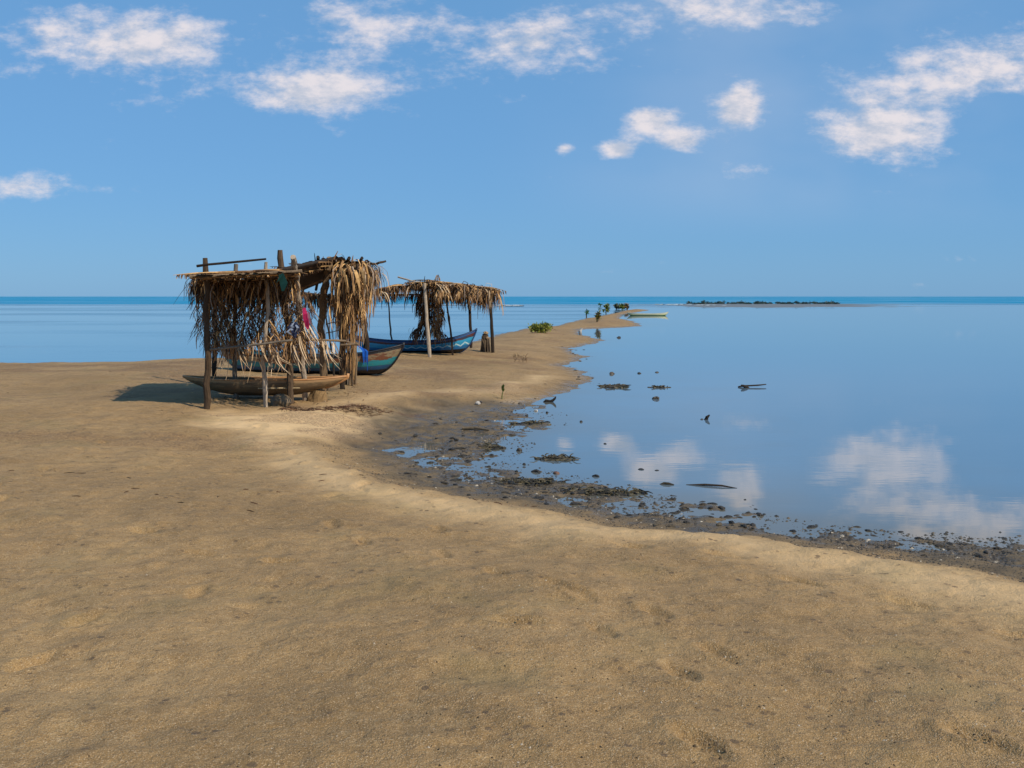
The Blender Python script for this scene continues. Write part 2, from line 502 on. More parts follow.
# ------------------------------------------------------------------ mesh helper
class MB:
    def __init__(self):
        self.v = []
        self.f = []
        self.c = []
        self.uv = None

    def add(self, vs, fs, col):
        o = len(self.v)
        self.v += [tuple(p) for p in vs]
        self.f += [tuple(i + o for i in f) for f in fs]
        if isinstance(col, list):
            self.c += col
        else:
            self.c += [col] * len(vs)

    def tube(self, pts, rad, n=7, col=(0.3, 0.2, 0.1), rough=0.0, caps=True):
        pts = [Vector(p) for p in pts]
        if not isinstance(rad, (list, tuple)):
            rad = [rad] * len(pts)
        vs, fs, cs = [], [], []
        up = Vector((0.13, 0.37, 0.92))
        for i, p in enumerate(pts):
            d = (pts[min(i + 1, len(pts) - 1)] - pts[max(i - 1, 0)])
            if d.length < 1e-9:
                d = Vector((0, 0, 1))
            d.normalize()
            a = d.cross(up)
            if a.length < 0.05:
                a = d.cross(Vector((1, 0, 0)))
            a.normalize()
            b = d.cross(a)
            for k in range(n):
                an = 2 * math.pi * k / n
                rr = rad[i] * (1 + rough * rnd.uniform(-1, 1))
                vs.append(p + a * math.cos(an) * rr + b * math.sin(an) * rr)
                if callable(col):
                    cs.append(col(i / (len(pts) - 1)))
                else:
                    w = 1 + rough * rnd.uniform(-1.2, 1.2)
                    cs.append(tuple(min(1, max(0, q * w)) for q in col))
        for i in range(len(pts) - 1):
            for k in range(n):
                fs.append((i * n + k, i * n + (k + 1) % n, (i + 1) * n + (k + 1) % n, (i + 1) * n + k))
        if caps:
            fs.append(tuple(range(n))[::-1])
            fs.append(tuple(range((len(pts) - 1) * n, len(pts) * n)))
        self.add(vs, fs, cs)

    def strip(self, pts, wid, side, col):
        vs, fs = [], []
        for i, p in enumerate(pts):
            w = wid[i] if isinstance(wid, (list, tuple)) else wid
            sv = side[i] if isinstance(side, list) else side
            vs += [p - sv * w * 0.5, p + sv * w * 0.5]
        for i in range(len(pts) - 1):
            fs.append((2 * i, 2 * i + 1, 2 * i + 3, 2 * i + 2))
        self.add(vs, fs, col)

    def build(self, name, material, parent=None, smooth_=False):
        me = bpy.data.meshes.new(name)
        org = Vector(parent_world(parent)) if parent else Vector((0, 0, 0))
        me.from_pydata([tuple(Vector(p) - org) for p in self.v], [], self.f)
        ca = me.color_attributes.new('Col', 'FLOAT_COLOR', 'POINT')
        arr = np.ones((len(self.v), 4), np.float32)
        arr[:, :3] = np.array(self.c, np.float32)[:, :3]
        ca.data.foreach_set('color', arr.ravel())
        if self.uv:
            ul = me.uv_layers.new(name='UVMap')
            for lp in me.loops:
                ul.data[lp.index].uv = self.uv[lp.vertex_index]
        if smooth_:
            me.polygons.foreach_set('use_smooth', [True] * len(me.polygons))
        me.materials.append(material)
        me.update()
        o = bpy.data.objects.new(name, me)
        COL.objects.link(o)
        if parent:
            o.parent = parent
        return o


def parent_world(p):
    w = Vector((0, 0, 0))
    while p is not None:
        w += p.location
        p = p.parent
    return w


def root(name, loc, label, cat, group=None):
    o = bpy.data.objects.new(name, None)
    o.empty_display_size = 0.2
    o.location = loc
    COL.objects.link(o)
    tag(o, label, cat, group)
    return o


def tag(o, label, cat, group=None, kind=None):
    if label:
        o['label'] = label
    if cat:
        o['category'] = cat
    if group:
        o['group'] = group
    if kind:
        o['kind'] = kind
    return o


def recentre(o):
    """put a top-level mesh's origin at the foot of its shape"""
    me = o.data
    n = len(me.vertices)
    a = np.empty(n * 3, np.float32)
    me.vertices.foreach_get('co', a)
    a = a.reshape(-1, 3)
    c = np.array([(a[:, 0].min() + a[:, 0].max()) / 2, (a[:, 1].min() + a[:, 1].max()) / 2, a[:, 2].min()])
    a -= c
    me.vertices.foreach_set('co', a.ravel())
    o.location = Vector(c)
    me.update()
    return o


# ------------------------------------------------------------------ ground and water
def polar(nr, na, r0, r1, a0, a1, oy):
    rr = np.geomspace(r0, r1, nr)
    aa = np.linspace(a0, a1, na)
    A, Rr = np.meshgrid(aa, rr)
    return Rr * np.sin(A), Rr * np.cos(A) + oy


def grid_mesh(name, X, Y, Z, material):
    nr, na = X.shape
    me = bpy.data.meshes.new(name)
    me.vertices.add(nr * na)
    me.vertices.foreach_set('co', np.stack([X, Y, Z], -1).astype(np.float32).ravel())
    i = np.arange(nr * na).reshape(nr, na)
    q = np.stack([i[:-1, :-1], i[:-1, 1:], i[1:, 1:], i[1:, :-1]], -1).reshape(-1, 4)
    me.loops.add(q.size)
    me.loops.foreach_set('vertex_index', q.ravel().astype(np.int32))
    me.polygons.add(len(q))
    me.polygons.foreach_set('loop_start', np.arange(0, q.size, 4, dtype=np.int32))
    me.polygons.foreach_set('loop_total', np.full(len(q), 4, np.int32))
    me.polygons.foreach_set('use_smooth', np.ones(len(q), bool))
    me.update()
    me.validate()
    me.materials.append(material)
    o = bpy.data.objects.new(name, me)
    COL.objects.link(o)
    o['kind'] = 'structure'
    return o


rr = np.concatenate([np.geomspace(5.5, 7.5, 30)[:-1], np.geomspace(7.5, 22.0, 560)[:-1], np.geomspace(22.0, 420.0, 300)])
A_, Rr = np.meshgrid(np.linspace(R(-62), R(62), 1000), rr)
X, Y = Rr * np.sin(A_), Rr * np.cos(A_) - 5.0
Z, dl, dm, mud, dry = height(X, Y, True)
ground = grid_mesh("ground", X, Y, Z, M_SAND)
pale = np.exp(-((dm + 0.75) / 0.38) ** 2) * dry
# the pale trodden strip in front of the shelters
strip = sd([pg(*p, 0.3) for p in [(200, 409), (262, 411), (320, 410), (420, 399), (500, 388), (540, 384), (520, 392), (440, 402), (380, 416), (320, 428), (262, 424), (200, 420)]], X, Y)
pale = np.clip(pale * 0.6 + smooth(-0.5, 0.4, strip + 0.4 * fbm(X, Y, 1.2, 3, 51)), 0, 1)
wr = sd([pg(*p, 0.3) for p in [(288, 403), (320, 401.6), (370, 400.6), (400, 400), (428, 399), (400, 402), (350, 404), (300, 406)]], X, Y)
wr = smooth(-0.15, 0.3, wr + 0.5 * fbm(X, Y, 2.0, 3, 61))
wr2 = smooth(0.55, 0.75, 0.5 + fbm(X, Y * 1.8, 0.5, 4, 71)) * dry * 0.6 * smooth(9, 14, Y)
edge = np.exp(-np.maximum(dl, 0) / 0.35) * 0.75
att = np.ones((X.size, 4), np.float32)
mudc = smooth(-0.45, 0.5, dm + 0.5 * fbm(X, Y, 2.5, 3, 77))
mudc = mudc * (.93 + .07 * np.exp(-np.maximum(dl, 0) / 2.2))
att[:, 0] = np.clip(np.maximum(mudc, edge), 0, 1).ravel()
att[:, 1] = pale.ravel()
att[:, 2] = np.clip(np.maximum(wr, wr2), 0, 1).ravel()
ground.data.color_attributes.new('ground', 'FLOAT_COLOR', 'POINT').data.foreach_set('color', att.ravel())

# ground behind and to the sides, then the sea bed out to the horizon
X, Y = polar(40, 160, 6.0, 30000.0, R(62), R(298), -5.0)
Z = height(X, Y)
Z = np.where(np.hypot(X, Y) > 60, np.maximum(Z, 0.1) + 0.3, Z)
back = grid_mesh("ground_behind", X, Y, np.maximum(Z, -1.5), M_SAND)
a2 = np.zeros((X.size, 4), np.float32)
back.data.color_attributes.new('ground', 'FLOAT_COLOR', 'POINT').data.foreach_set('color', a2.ravel())

rr = np.concatenate([np.geomspace(5.0, 60.0, 320)[:-1], np.geomspace(60.0, 420.0, 120)[:-1], np.geomspace(420.0, 30000.0, 40)])
A_, Rr = np.meshgrid(np.linspace(R(-80), R(80), 520), rr)
X, Y = Rr * np.sin(A_), Rr * np.cos(A_) - 5.0
water = grid_mesh("sea_water", X, Y, np.zeros_like(X), M_WATER)
dlw, dmw = fields(X, Y)
a2 = np.zeros((X.size, 4), np.float32)
a2[:, 0] = np.clip(np.exp(np.minimum(dlw, 0) / 1.1) + .25 * fbm(X, Y, 1.2, 3, 95) * (dlw > -4), 0, 1).ravel()
water.data.color_attributes.new('shoal', 'FLOAT_COLOR', 'POINT').data.foreach_set('color', a2.ravel())

# low bank of grey mud far out, with scrub growing along it
X, Y = np.meshgrid(np.linspace(25, 110, 170), np.linspace(150, 300, 120))
d = sd(BANK, X, Y)
Z = np.where(d > -3, 0.006 * d - 0.03 + 0.09 * fbm(X, Y, 0.15, 3, 81), -0.3)
bank = grid_mesh("mud_bank", X, Y, np.clip(Z, -0.3, 0.09), M_BANK)
a2 = np.zeros((X.size, 4), np.float32)
a2[:, 0] = 1.0
bank.data.color_attributes.new('ground', 'FLOAT_COLOR', 'POINT').data.foreach_set('color', a2.ravel())

LEAFC = [(0.080, 0.040, 0.018), (0.19, 0.098, 0.042), (0.37, 0.205, 0.088), (0.68, 0.41, 0.17), (0.36, 0.27, 0.20), (0.045, 0.025, 0.014)]


def leafcol(weights):
    c = rnd.choices(LEAFC, weights)[0]
    k = rnd.uniform(0.75, 1.25)
    return tuple(q * k for q in c)


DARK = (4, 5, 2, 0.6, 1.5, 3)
BLACK = (1.2, .25, 0, 0, 0, 8)  # shade under the raised roof sheet is put into these leaf colours
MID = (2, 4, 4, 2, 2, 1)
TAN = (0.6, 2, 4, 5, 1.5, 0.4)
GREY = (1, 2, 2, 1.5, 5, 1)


def strand(mb, p, L, w, wts, lean=(0, 0, 0), curl=0.25, seg=5, start=None):
    """one dry leaflet hanging from p; 'start' is the way it leaves its stalk"""
    d = Vector(start) if start else Vector((rnd.uniform(-.6, .6), rnd.uniform(-.6, .6), rnd.uniform(-.5, .25)))
    d.normalize()
    down = (Vector((0, 0, -1)) + Vector(lean) + Vector((rnd.uniform(-1, 1), rnd.uniform(-1, 1), 0)) * curl * 0.5).normalized()
    a = rnd.uniform(0, math.pi)
    side = Vector((math.cos(a), math.sin(a), rnd.uniform(-.2, .2)))
    pts, ws = [Vector(p)], [w * 0.6]
    for i in range(seg):
        k = (i + 0.6) / seg
        dd = d.lerp(down, min(1, k * 1.6)).normalized()
        pts.append(pts[-1] + dd * (L / seg) + Vector((rnd.uniform(-1, 1), rnd.uniform(-1, 1), 0)) * L * 0.02)
        ws.append(w * (1 - k) ** 0.6 + 0.002)
    mb.strip(pts, ws, side, leafcol(wts))


def fringe(mb, a, b, n, L0, L1, w, wts, spread=0.08, lean=(0, 0, 0), curl=0.25):
    a, b = Vector(a), Vector(b)
    for i in range(n):
        k = rnd.random()
        p = a.lerp(b, k) + Vector((rnd.gauss(0, spread), rnd.gauss(0, spread), rnd.gauss(0, spread * 0.5)))
        # clumpy lengths
        c = 0.5 + 0.5 * math.sin(k * 37 + 1.7 * math.sin(k * 91))
        L = L0 + (L1 - L0) * (0.35 * c + 0.65 * rnd.random() ** 1.6)
        strand(mb, p, L, w * rnd.uniform(0.6, 1.4), wts, lean, curl)


def frond(mb, p, d, L, wts, n=16, leaf=0.35, sag=0.5, w=0.022):
    """a whole dry palm leaf: curved midrib and two combs of leaflets"""
    p = Vector(p)
    d = Vector(d).normalized()
    pts = [p]
    for i in range(8):
        dd = (d + Vector((0, 0, -sag * (i / 8.0) * 1.5))).normalized()
        pts.append(pts[-1] + dd * L / 8)
    mb.tube(pts, [0.018 * (1 - i / 9.5) for i in range(9)], 5, leafcol(TAN))
    for i in range(n):
        k = (i + 1.5) / (n + 1.5) * 8
        j = min(int(k), 7)
        q = pts[j].lerp(pts[j + 1], k - j)
        tdir = (pts[j + 1] - pts[j]).normalized()
        sdv = tdir.cross(Vector((0, 0, 1)))
        if sdv.length < 0.1:
            sdv = Vector((1, 0, 0))
        sdv.normalize()
        for s in (-1, 1):
            strand(mb, q, leaf * rnd.uniform(0.6, 1.2) * (1.1 - 0.5 * k / 8), w, wts, tuple(tdir * 0.15), 0.2, 4, tuple(sdv * s * 0.9 + tdir * 0.7))


def mat_panel(mb, c00, c10, c11, c01, nu, nv, wts, thick=0.03, bulge=0.02):
    """plaited leaf matting: overlapping strips over a slightly sagging sheet"""
    c00, c10, c11, c01 = map(Vector, (c00, c10, c11, c01))
    nrm = (c10 - c00).cross(c01 - c00).normalized()

    def P(a, b):
        return c00.lerp(c10, a).lerp(c01.lerp(c11, a), b)
    for j in range(nv):
        for i in range(nu):
            a0, b0 = i / nu, j / nv
            a1, b1 = (i + 1.12) / nu, (j + 1.25) / nv
            if rnd.random() < 0.03:
                continue
            o = nrm * rnd.uniform(-1, 1) * bulge
            v = [P(a0, b0) + o, P(a1, b0) + o * 0.5, P(a1, b1) + o + nrm * thick * 0.5, P(a0, b1) + o + nrm * thick * 0.4]
            mb.add(v, [(0, 1, 2, 3)], leafcol(wts))


def pole(parent, pts, r0, r1, col, name='post', n=8, rough=0.10, crook=0.012):
    """a crooked natural pole through pts"""
    pts = [Vector(p) for p in pts]
    out, rad = [], []
    segs = 5
    for i in range(len(pts) - 1):
        for k in range(segs):
            q = pts[i].lerp(pts[i + 1], k / segs)
            if i or k:
                q = q + Vector((rnd.gauss(0, crook), rnd.gauss(0, crook), 0))
            out.append(q)
    out.append(pts[-1])
    for i in range(len(out)):
        k = i / (len(out) - 1)
        rad.append((r0 * (1 - k) + r1 * k) * rnd.uniform(0.9, 1.1))
    mb = MB()
    mb.tube(out, rad, n, col, rough)
    return mb.build(name, M_WOOD, parent)


BRN = (0.085, 0.055, 0.033)
DBR = (0.040, 0.028, 0.020)
LBR = (0.26, 0.18, 0.11)
PALE = (0.50, 0.40, 0.30)
GRY = (0.20, 0.165, 0.13)


def foot(px, py, sink=0.08):
    g = G(px, py)
    return g - Vector((0, 0, sink)), g.y


# ------------------------------------------------------------------ near shelter
g0 = G(300, 404)
near_hut = root("thatched_shelter", g0, "large ragged near shelter of crooked poles with palm leaves hanging over its front", "shelter")
HN = near_hut


def npole(pxs, Y0, Y1, r0, r1, col, name='post', **kw):
    """pxs from the foot up"""
    n = len(pxs)
    pts = []
    for i, (x, y) in enumerate(pxs):
        pts.append(at(x, y, Y0 + (Y1 - Y0) * i / (n - 1)))
    return pole(HN, pts, r0, r1, col, name, **kw)


def standing(pxs, r0, r1, col, dy=0.0, **kw):
    b, Yb = foot(*pxs[0])
    n = len(pxs)
    pts = [b] + [at(x, y, Yb + dy * i / (n - 1)) for i, (x, y) in list(enumerate(pxs))[1:]]
    return pole(HN, pts, r0, r1, col, **kw)


standing([(266, 407), (264, 360), (268, 300), (266, 262)], 0.035, 0.028, PALE)
standing([(291, 403.5), (288, 345), (284, 290), (280, 250)], 0.058, 0.044, (.13, .085, .052), -.3)
standing([(305, 400), (302, 340), (298, 290), (295, 270), (293, 257)], 0.050, 0.042, PALE, -1.55)
standing([(325, 391), (322, 335), (322, 300), (327, 275), (330, 258)], 0.072, 0.060, (.27, .18, .105), -.6)
standing([(343, 389), (343, 345), (340, 300), (337, 268)], 0.05, 0.04, DBR)
standing([(353, 383), (353, 340), (351, 300), (350, 264)], 0.045, 0.035, LBR)
standing([(368, 372), (366, 345), (361, 305), (360, 290)], 0.075, 0.06, DBR)
standing([(336, 381), (329, 330), (322, 300)], 0.02, 0.015, DBR)
# left end of the shelter
standing([(206, 409), (208, 340), (205, 258)], 0.05, 0.04, BRN)
standing([(236, 398), (234, 330), (236, 264)], 0.04, 0.035, GRY)
standing([(214, 386), (216, 330), (214, 284)], 0.045, 0.04, DBR)
# rails and beams
npole([(190, 277), (262, 274), (302, 271)], 14.6, 14.6, 0.03, 0.026, LBR, 'beam')
npole([(197, 266), (266, 259)], 14.4, 14.3, 0.022, 0.014, DBR, 'beam')
npole([(276, 271), (310, 263.5), (334, 258.5)], 15.5, 18.0, 0.035, 0.03, DBR, 'beam')
npole([(330, 263), (358, 263), (376, 264), (386, 261)], 18.2, 18.3, 0.036, 0.018, BRN, 'beam')
npole([(296, 293), (330, 297), (362, 298)], 19.3, 20.3, 0.04, 0.035, DBR, 'beam')
npole([(205, 292), (300, 294)], 17.6, 19.3, 0.035, 0.03, DBR, 'beam')
npole([(300, 339), (345, 341), (358, 345)], 16.0, 18.7, 0.022, 0.018, LBR, 'rail')
npole([(326, 324), (340, 321)], 16.4, 16.4, 0.008, 0.008, DBR, 'rail')
npole([(326, 333), (341, 330)], 16.4, 16.4, 0.008, 0.008, DBR, 'rail')
npole([(206, 350), (262, 344), (292, 340)], 15.2, 15.2, 0.02, 0.018, GRY, 'rail')
npole([(341, 345), (358, 344)], 17.0, 17.0, 0.02, 0.02, LBR, 'rail')
# rafters whose ends stick out above the leaves
for (x0, y0, x1, y1) in [(318, 257, 316, 290), (349, 258, 345, 275), (362, 258, 358, 272), (300, 266, 303, 292)]:
    npole([(x0, y0), (x1, y1)], 17.2 + (x0 > 310) * .7, 19.3, 0.03, 0.026, DBR, 'rafter')

mb = MB()
# matting of the raised right-hand roof sheet, seen from below
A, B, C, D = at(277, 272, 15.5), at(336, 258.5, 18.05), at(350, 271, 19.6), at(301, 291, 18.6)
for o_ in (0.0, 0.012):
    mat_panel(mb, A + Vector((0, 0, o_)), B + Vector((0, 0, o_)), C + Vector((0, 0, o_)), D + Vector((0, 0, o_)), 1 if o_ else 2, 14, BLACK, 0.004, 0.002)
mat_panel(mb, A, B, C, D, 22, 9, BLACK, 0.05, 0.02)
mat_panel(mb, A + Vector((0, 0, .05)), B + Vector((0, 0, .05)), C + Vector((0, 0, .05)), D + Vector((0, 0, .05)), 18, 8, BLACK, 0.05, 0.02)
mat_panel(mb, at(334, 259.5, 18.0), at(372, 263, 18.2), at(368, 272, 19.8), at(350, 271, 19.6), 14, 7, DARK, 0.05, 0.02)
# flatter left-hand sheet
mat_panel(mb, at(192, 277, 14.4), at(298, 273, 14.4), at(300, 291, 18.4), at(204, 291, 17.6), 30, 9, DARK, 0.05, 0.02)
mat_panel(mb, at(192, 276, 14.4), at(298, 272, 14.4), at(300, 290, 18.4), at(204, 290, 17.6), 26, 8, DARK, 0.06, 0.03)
# loose leaves lying on top
for i in range(30):
    k = rnd.random()
    p = at(198 + 90 * k, 275 - 4 * k, 14.7 + rnd.random() * 1.4) + Vector((0, 0, 0.02))
    frond(mb, p, (rnd.choice([-1, 1]) * rnd.uniform(.6, 1), rnd.uniform(-.2, .3), 0.02), rnd.uniform(.4, .8), MID, 8, 0.13, 0.12)
for i in range(20):
    k = rnd.random()
    p = A.lerp(B, k).lerp(D.lerp(C, k), rnd.uniform(.1, .6)) + Vector((0, 0, 0.07))
    frond(mb, p, (rnd.choice([-1, 1]) * rnd.uniform(.6, 1), rnd.uniform(-.1, .4), 0.12), rnd.uniform(.2, .45), DARK, 6, 0.09, 0.1, .016)
for (x, y) in [(315, 259), (334, 257), (345, 260), (352, 259), (300, 264), (322, 259)]:
    strand(mb, at(x, y + 3, 17.6), rnd.uniform(.10, .18), .03, DARK, (rnd.uniform(-.6, .6), 0, 1.9), .2, 4, (0.2, 0, 1))
mb.build('roof_thatch', M_LEAF, HN)

# big lit bundle of dry leaves hanging from the right end
mb = MB()
for i in range(560):
    k = rnd.random()
    p = at(340.5 + 27 * k, 263.5 + rnd.uniform(-2, 6), 18.1 + rnd.uniform(-.15, .4))
    wts = (.5, 2, 4, 5, 1, .4) if k < 0.62 else (1, 2, 2.5, 2, 4, .6)
    L = rnd.uniform(.18, .95) * (1.2 - 0.7 * abs(k - 0.42))
    lean = ((0.45 - k) * 0.26, 0, 0)
    strand(mb, p, L, rnd.uniform(.018, .042), wts, lean, 0.24)
for i in range(420):
    k = rnd.random()
    zc = rnd.random() ** 1.2
    p = at(342 + 22 * k * (1 - .45 * zc), 279 + 36 * zc, 18.1 + rnd.uniform(-.18, .25))
    strand(mb, p, rnd.uniform(.3, .85), rnd.uniform(.014, .034), (.5, 2.5, 5, 3.5, .8, .6), ((0.5 - k) * .16, 0, 0), 0.13)
for i in range(130):
    p = at(342 + 14 * rnd.random(), rnd.uniform(316, 362), 18.4 + rnd.uniform(-.2, .3))
    strand(mb, p, rnd.uniform(.2, .5), rnd.uniform(.012, .028), (1, 3, 4, 2.5, 1, .6), (0, 0, 0), 0.1, 4, (0, 0, -1))
for i in range(110):
    p = at(364 + 15 * rnd.random(), 264 + rnd.uniform(-1, 10), 18.2 + rnd.uniform(-.1, .3))
    strand(mb, p, rnd.uniform(.15, .65), rnd.uniform(.006, .015), GREY, (0.08, 0, 0), 0.4)
for i in range(9):
    frond(mb, at(rnd.uniform(343, 366), rnd.uniform(264, 285), 17.95), (rnd.uniform(-.4, .4), rnd.uniform(-.5, 0), -.8), rnd.uniform(.5, .9), TAN, 12, .26, .6, .018)
# wide pale leaf bases folded over the beam
for (x, y) in [(342, 268), (346, 275), (350, 268), (355, 270), (361, 267), (347, 284)]:
    p = at(x, y, 17.8)
    strand(mb, p, rnd.uniform(.35, .6), 0.075, (0, 0, 1, 6, 0, 0), (0.14, 0, 0), 0.1, 5, (0.3, -0.4, -0.6))
mb.build('hanging_fronds', M_LEAF, HN)

# rear eave and its fringe
mb = MB()
fringe(mb, at(300, 294, 19.3), at(362, 298, 20.3), 300, .12, .42, .028, DARK, .06)
fringe(mb, at(205, 293, 17.6), at(300, 294, 19.3), 260, .1, .5, .022, DARK, .06)
for i in range(30):
    p = at(335 + 10 * rnd.random(), 298, 19.6)
    strand(mb, p, rnd.uniform(.5, 1.0), .02, DARK, (0, 0, 0), .15)
mb.build('rear_fringe', M_LEAF, HN)

# ragged curtain of leaves over the left front, tangled and full of gaps
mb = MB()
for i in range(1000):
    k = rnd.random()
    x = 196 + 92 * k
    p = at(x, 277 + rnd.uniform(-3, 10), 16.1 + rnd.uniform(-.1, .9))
    strand(mb, p, rnd.uniform(.2, .55), rnd.uniform(.018, .040), (5, 2.5, .4, 0, .5, 7), (0, 0, 0), 0.4)  # back layer coloured darker to stand in for shade inside the shelter
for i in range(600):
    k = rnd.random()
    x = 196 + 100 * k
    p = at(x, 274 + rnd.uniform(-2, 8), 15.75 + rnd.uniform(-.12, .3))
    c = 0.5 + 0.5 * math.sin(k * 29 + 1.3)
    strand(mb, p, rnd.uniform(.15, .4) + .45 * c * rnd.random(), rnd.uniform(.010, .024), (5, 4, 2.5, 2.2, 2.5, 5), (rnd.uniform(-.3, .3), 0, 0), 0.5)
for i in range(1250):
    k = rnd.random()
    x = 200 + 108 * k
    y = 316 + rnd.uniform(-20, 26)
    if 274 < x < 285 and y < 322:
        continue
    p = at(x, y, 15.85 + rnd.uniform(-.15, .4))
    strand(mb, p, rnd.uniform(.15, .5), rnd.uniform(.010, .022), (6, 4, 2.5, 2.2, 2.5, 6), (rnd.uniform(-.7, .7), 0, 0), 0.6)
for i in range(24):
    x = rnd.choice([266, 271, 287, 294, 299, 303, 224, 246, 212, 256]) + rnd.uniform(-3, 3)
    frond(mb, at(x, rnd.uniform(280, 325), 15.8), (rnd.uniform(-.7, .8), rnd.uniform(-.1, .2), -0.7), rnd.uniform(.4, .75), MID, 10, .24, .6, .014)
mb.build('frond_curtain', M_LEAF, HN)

# long bleached leaflets below the rail
mb = MB()
seeds = [(296, 333, 312, 366), (302, 336, 309, 376), (283, 338, 280, 376), (274, 345, 284, 374), (312, 342, 321, 372), (322, 341, 336, 368), (327, 341, 339, 368), (331, 342, 336, 366),
         (270, 342, 274, 378), (277, 352, 292, 378), (293, 345, 304, 378), (262, 340, 271, 372), (252, 345, 246, 380), (240, 340, 250, 376), (226, 345, 220, 378), (304, 318, 318, 352)]
for (x0, y0, x1, y1) in seeds:
    for j in range(4):
        pts = []
        bend = rnd.uniform(-4, 4)
        ex, ey, sx0 = rnd.uniform(-7, 5), rnd.uniform(-16, 3), rnd.uniform(-3, 3)
        dY = rnd.uniform(-.1, .3)
        for i in range(7):
            k = i / 6
            pts.append(at(x0 + sx0 + (x1 + ex - x0) * k ** 1.6 + bend * math.sin(k * 3.14), y0 + (y1 + ey - y0) * k, 15.3 + dY - .15 * k))
        q = rnd.choice([(.62, .46, .30), (.50, .35, .21), (.36, .25, .15), (.20, .12, .065)])
        kk = rnd.uniform(.75, 1.1)
        w_ = rnd.uniform(.5, .85)
        mb.strip(pts, [.016 * w_, .026 * w_, .028 * w_, .026 * w_, .022 * w_, .014 * w_, .004], Vector((.66 + rnd.uniform(-.4, .3), .72, rnd.uniform(-.1, .3))).normalized(), tuple(z * kk for z in q))
for i in range(260):
    x = rnd.choice([270, 276, 296, 301, 306, 318, 228, 244, 214]) + rnd.uniform(-5, 5)
    strand(mb, at(x, 338 + rnd.uniform(-5, 8), 15.5), rnd.uniform(.2, .5), rnd.uniform(.012, .024), (2, 4, 3, 1.5, 3, 1), (rnd.uniform(-.1, .35), 0, 0), .25)
mb.build('bleached_leaflets', M_LEAF, HN)

# paling of short sticks bound at the right corner
for i in range(11):
    x = 340 + i * 1.55 + rnd.uniform(-.5, .5)
    b, Yb = foot(x, 384 + rnd.uniform(-2, 3))
    pole(HN, [b, at(x + rnd.uniform(-1, 1), 346 + rnd.uniform(-5, 8), Yb)], .026, .02, rnd.choice([BRN, LBR, GRY, (.3, .17, .08)]), 'paling', 6, .1, .008)

# things caught up in the shelter
mb = MB()
pts = [at(304, 308, 14.45), at(305, 314, 14.4), at(306, 320, 14.4), at(307.5, 326, 14.42), at(308, 329, 14.42)]
mb.strip(pts, [.05, .08, .09, .07, .03], Vector((.9, -.3, .25)), (.62, .03, .12))
mb.strip([p + Vector((.05, -.03, .03)) for p in pts[1:4]], [.03, .05, .03], Vector((.8, -.4, -.3)), (.75, .35, .42))
o = recentre(mb.build('cloth_rag', M_CLOTH))
tag(o, "crumpled pink rag caught among the hanging leaves of the near shelter", "rag")
mb = MB()
for i in range(14):
    a = rnd.uniform(0, 6.28)
    p = at(293 + 2.2 * math.cos(a), 325 + 4 * math.sin(a), 15.2)
    mb.strip([p, p + Vector((rnd.uniform(-.08, .08), rnd.uniform(-.05, .05), -.06)), p + Vector((rnd.uniform(-.1, .1), 0, -.14))], [.02, .04, .012], Vector((1, 0, .2)), rnd.choice([(.015, .02, .05), (.02, .03, .08), (.25, .3, .4)]))
o = recentre(mb.build('net_scrap', M_CLOTH))
tag(o, "dark blue scrap of netting tangled between poles of the near shelter", "netting")
mb = MB()
p0 = at(273, 288, 14.4)
mb.strip([p0, at(279, 280, 14.35), at(281, 274, 14.4)], [.02, .13, .1], Vector((.6, -.2, .7)), (.02, .10, .075))
mb.strip([at(281, 274, 14.38), at(284, 284, 14.36), at(283, 291, 14.38)], [.1, .15, .05], Vector((.8, -.3, .2)), (.015, .07, .06))
o = recentre(mb.build('tarpaulin_scrap', M_CLOTH))
tag(o, "dark green scrap of tarpaulin under the roof edge of the near shelter", "tarpaulin")

# ------------------------------------------------------------------ boats
def hull_mesh(L, Wd, D, bow, stern, sheer_pow, k0=0.62, kp=2.4):
    """returns outer point function for a boat along +x, keel on z=0"""
    def sec(s):
        # s 0 stern .. 1 bow ; half breadth, keel height, gunwale height, x
        k = abs(2 * s - 1)
        if s < 0.5:
            tip = stern
        else:
            tip = bow
        hb = Wd * 0.5 * max(0.0, 1 - k ** 2.6) ** 0.8
        gun = D + tip * k ** sheer_pow
        keel = (gun - 0.02) * max(0.0, (k - k0) / (1 - k0)) ** kp
        return hb, keel, gun, s * L
    return sec


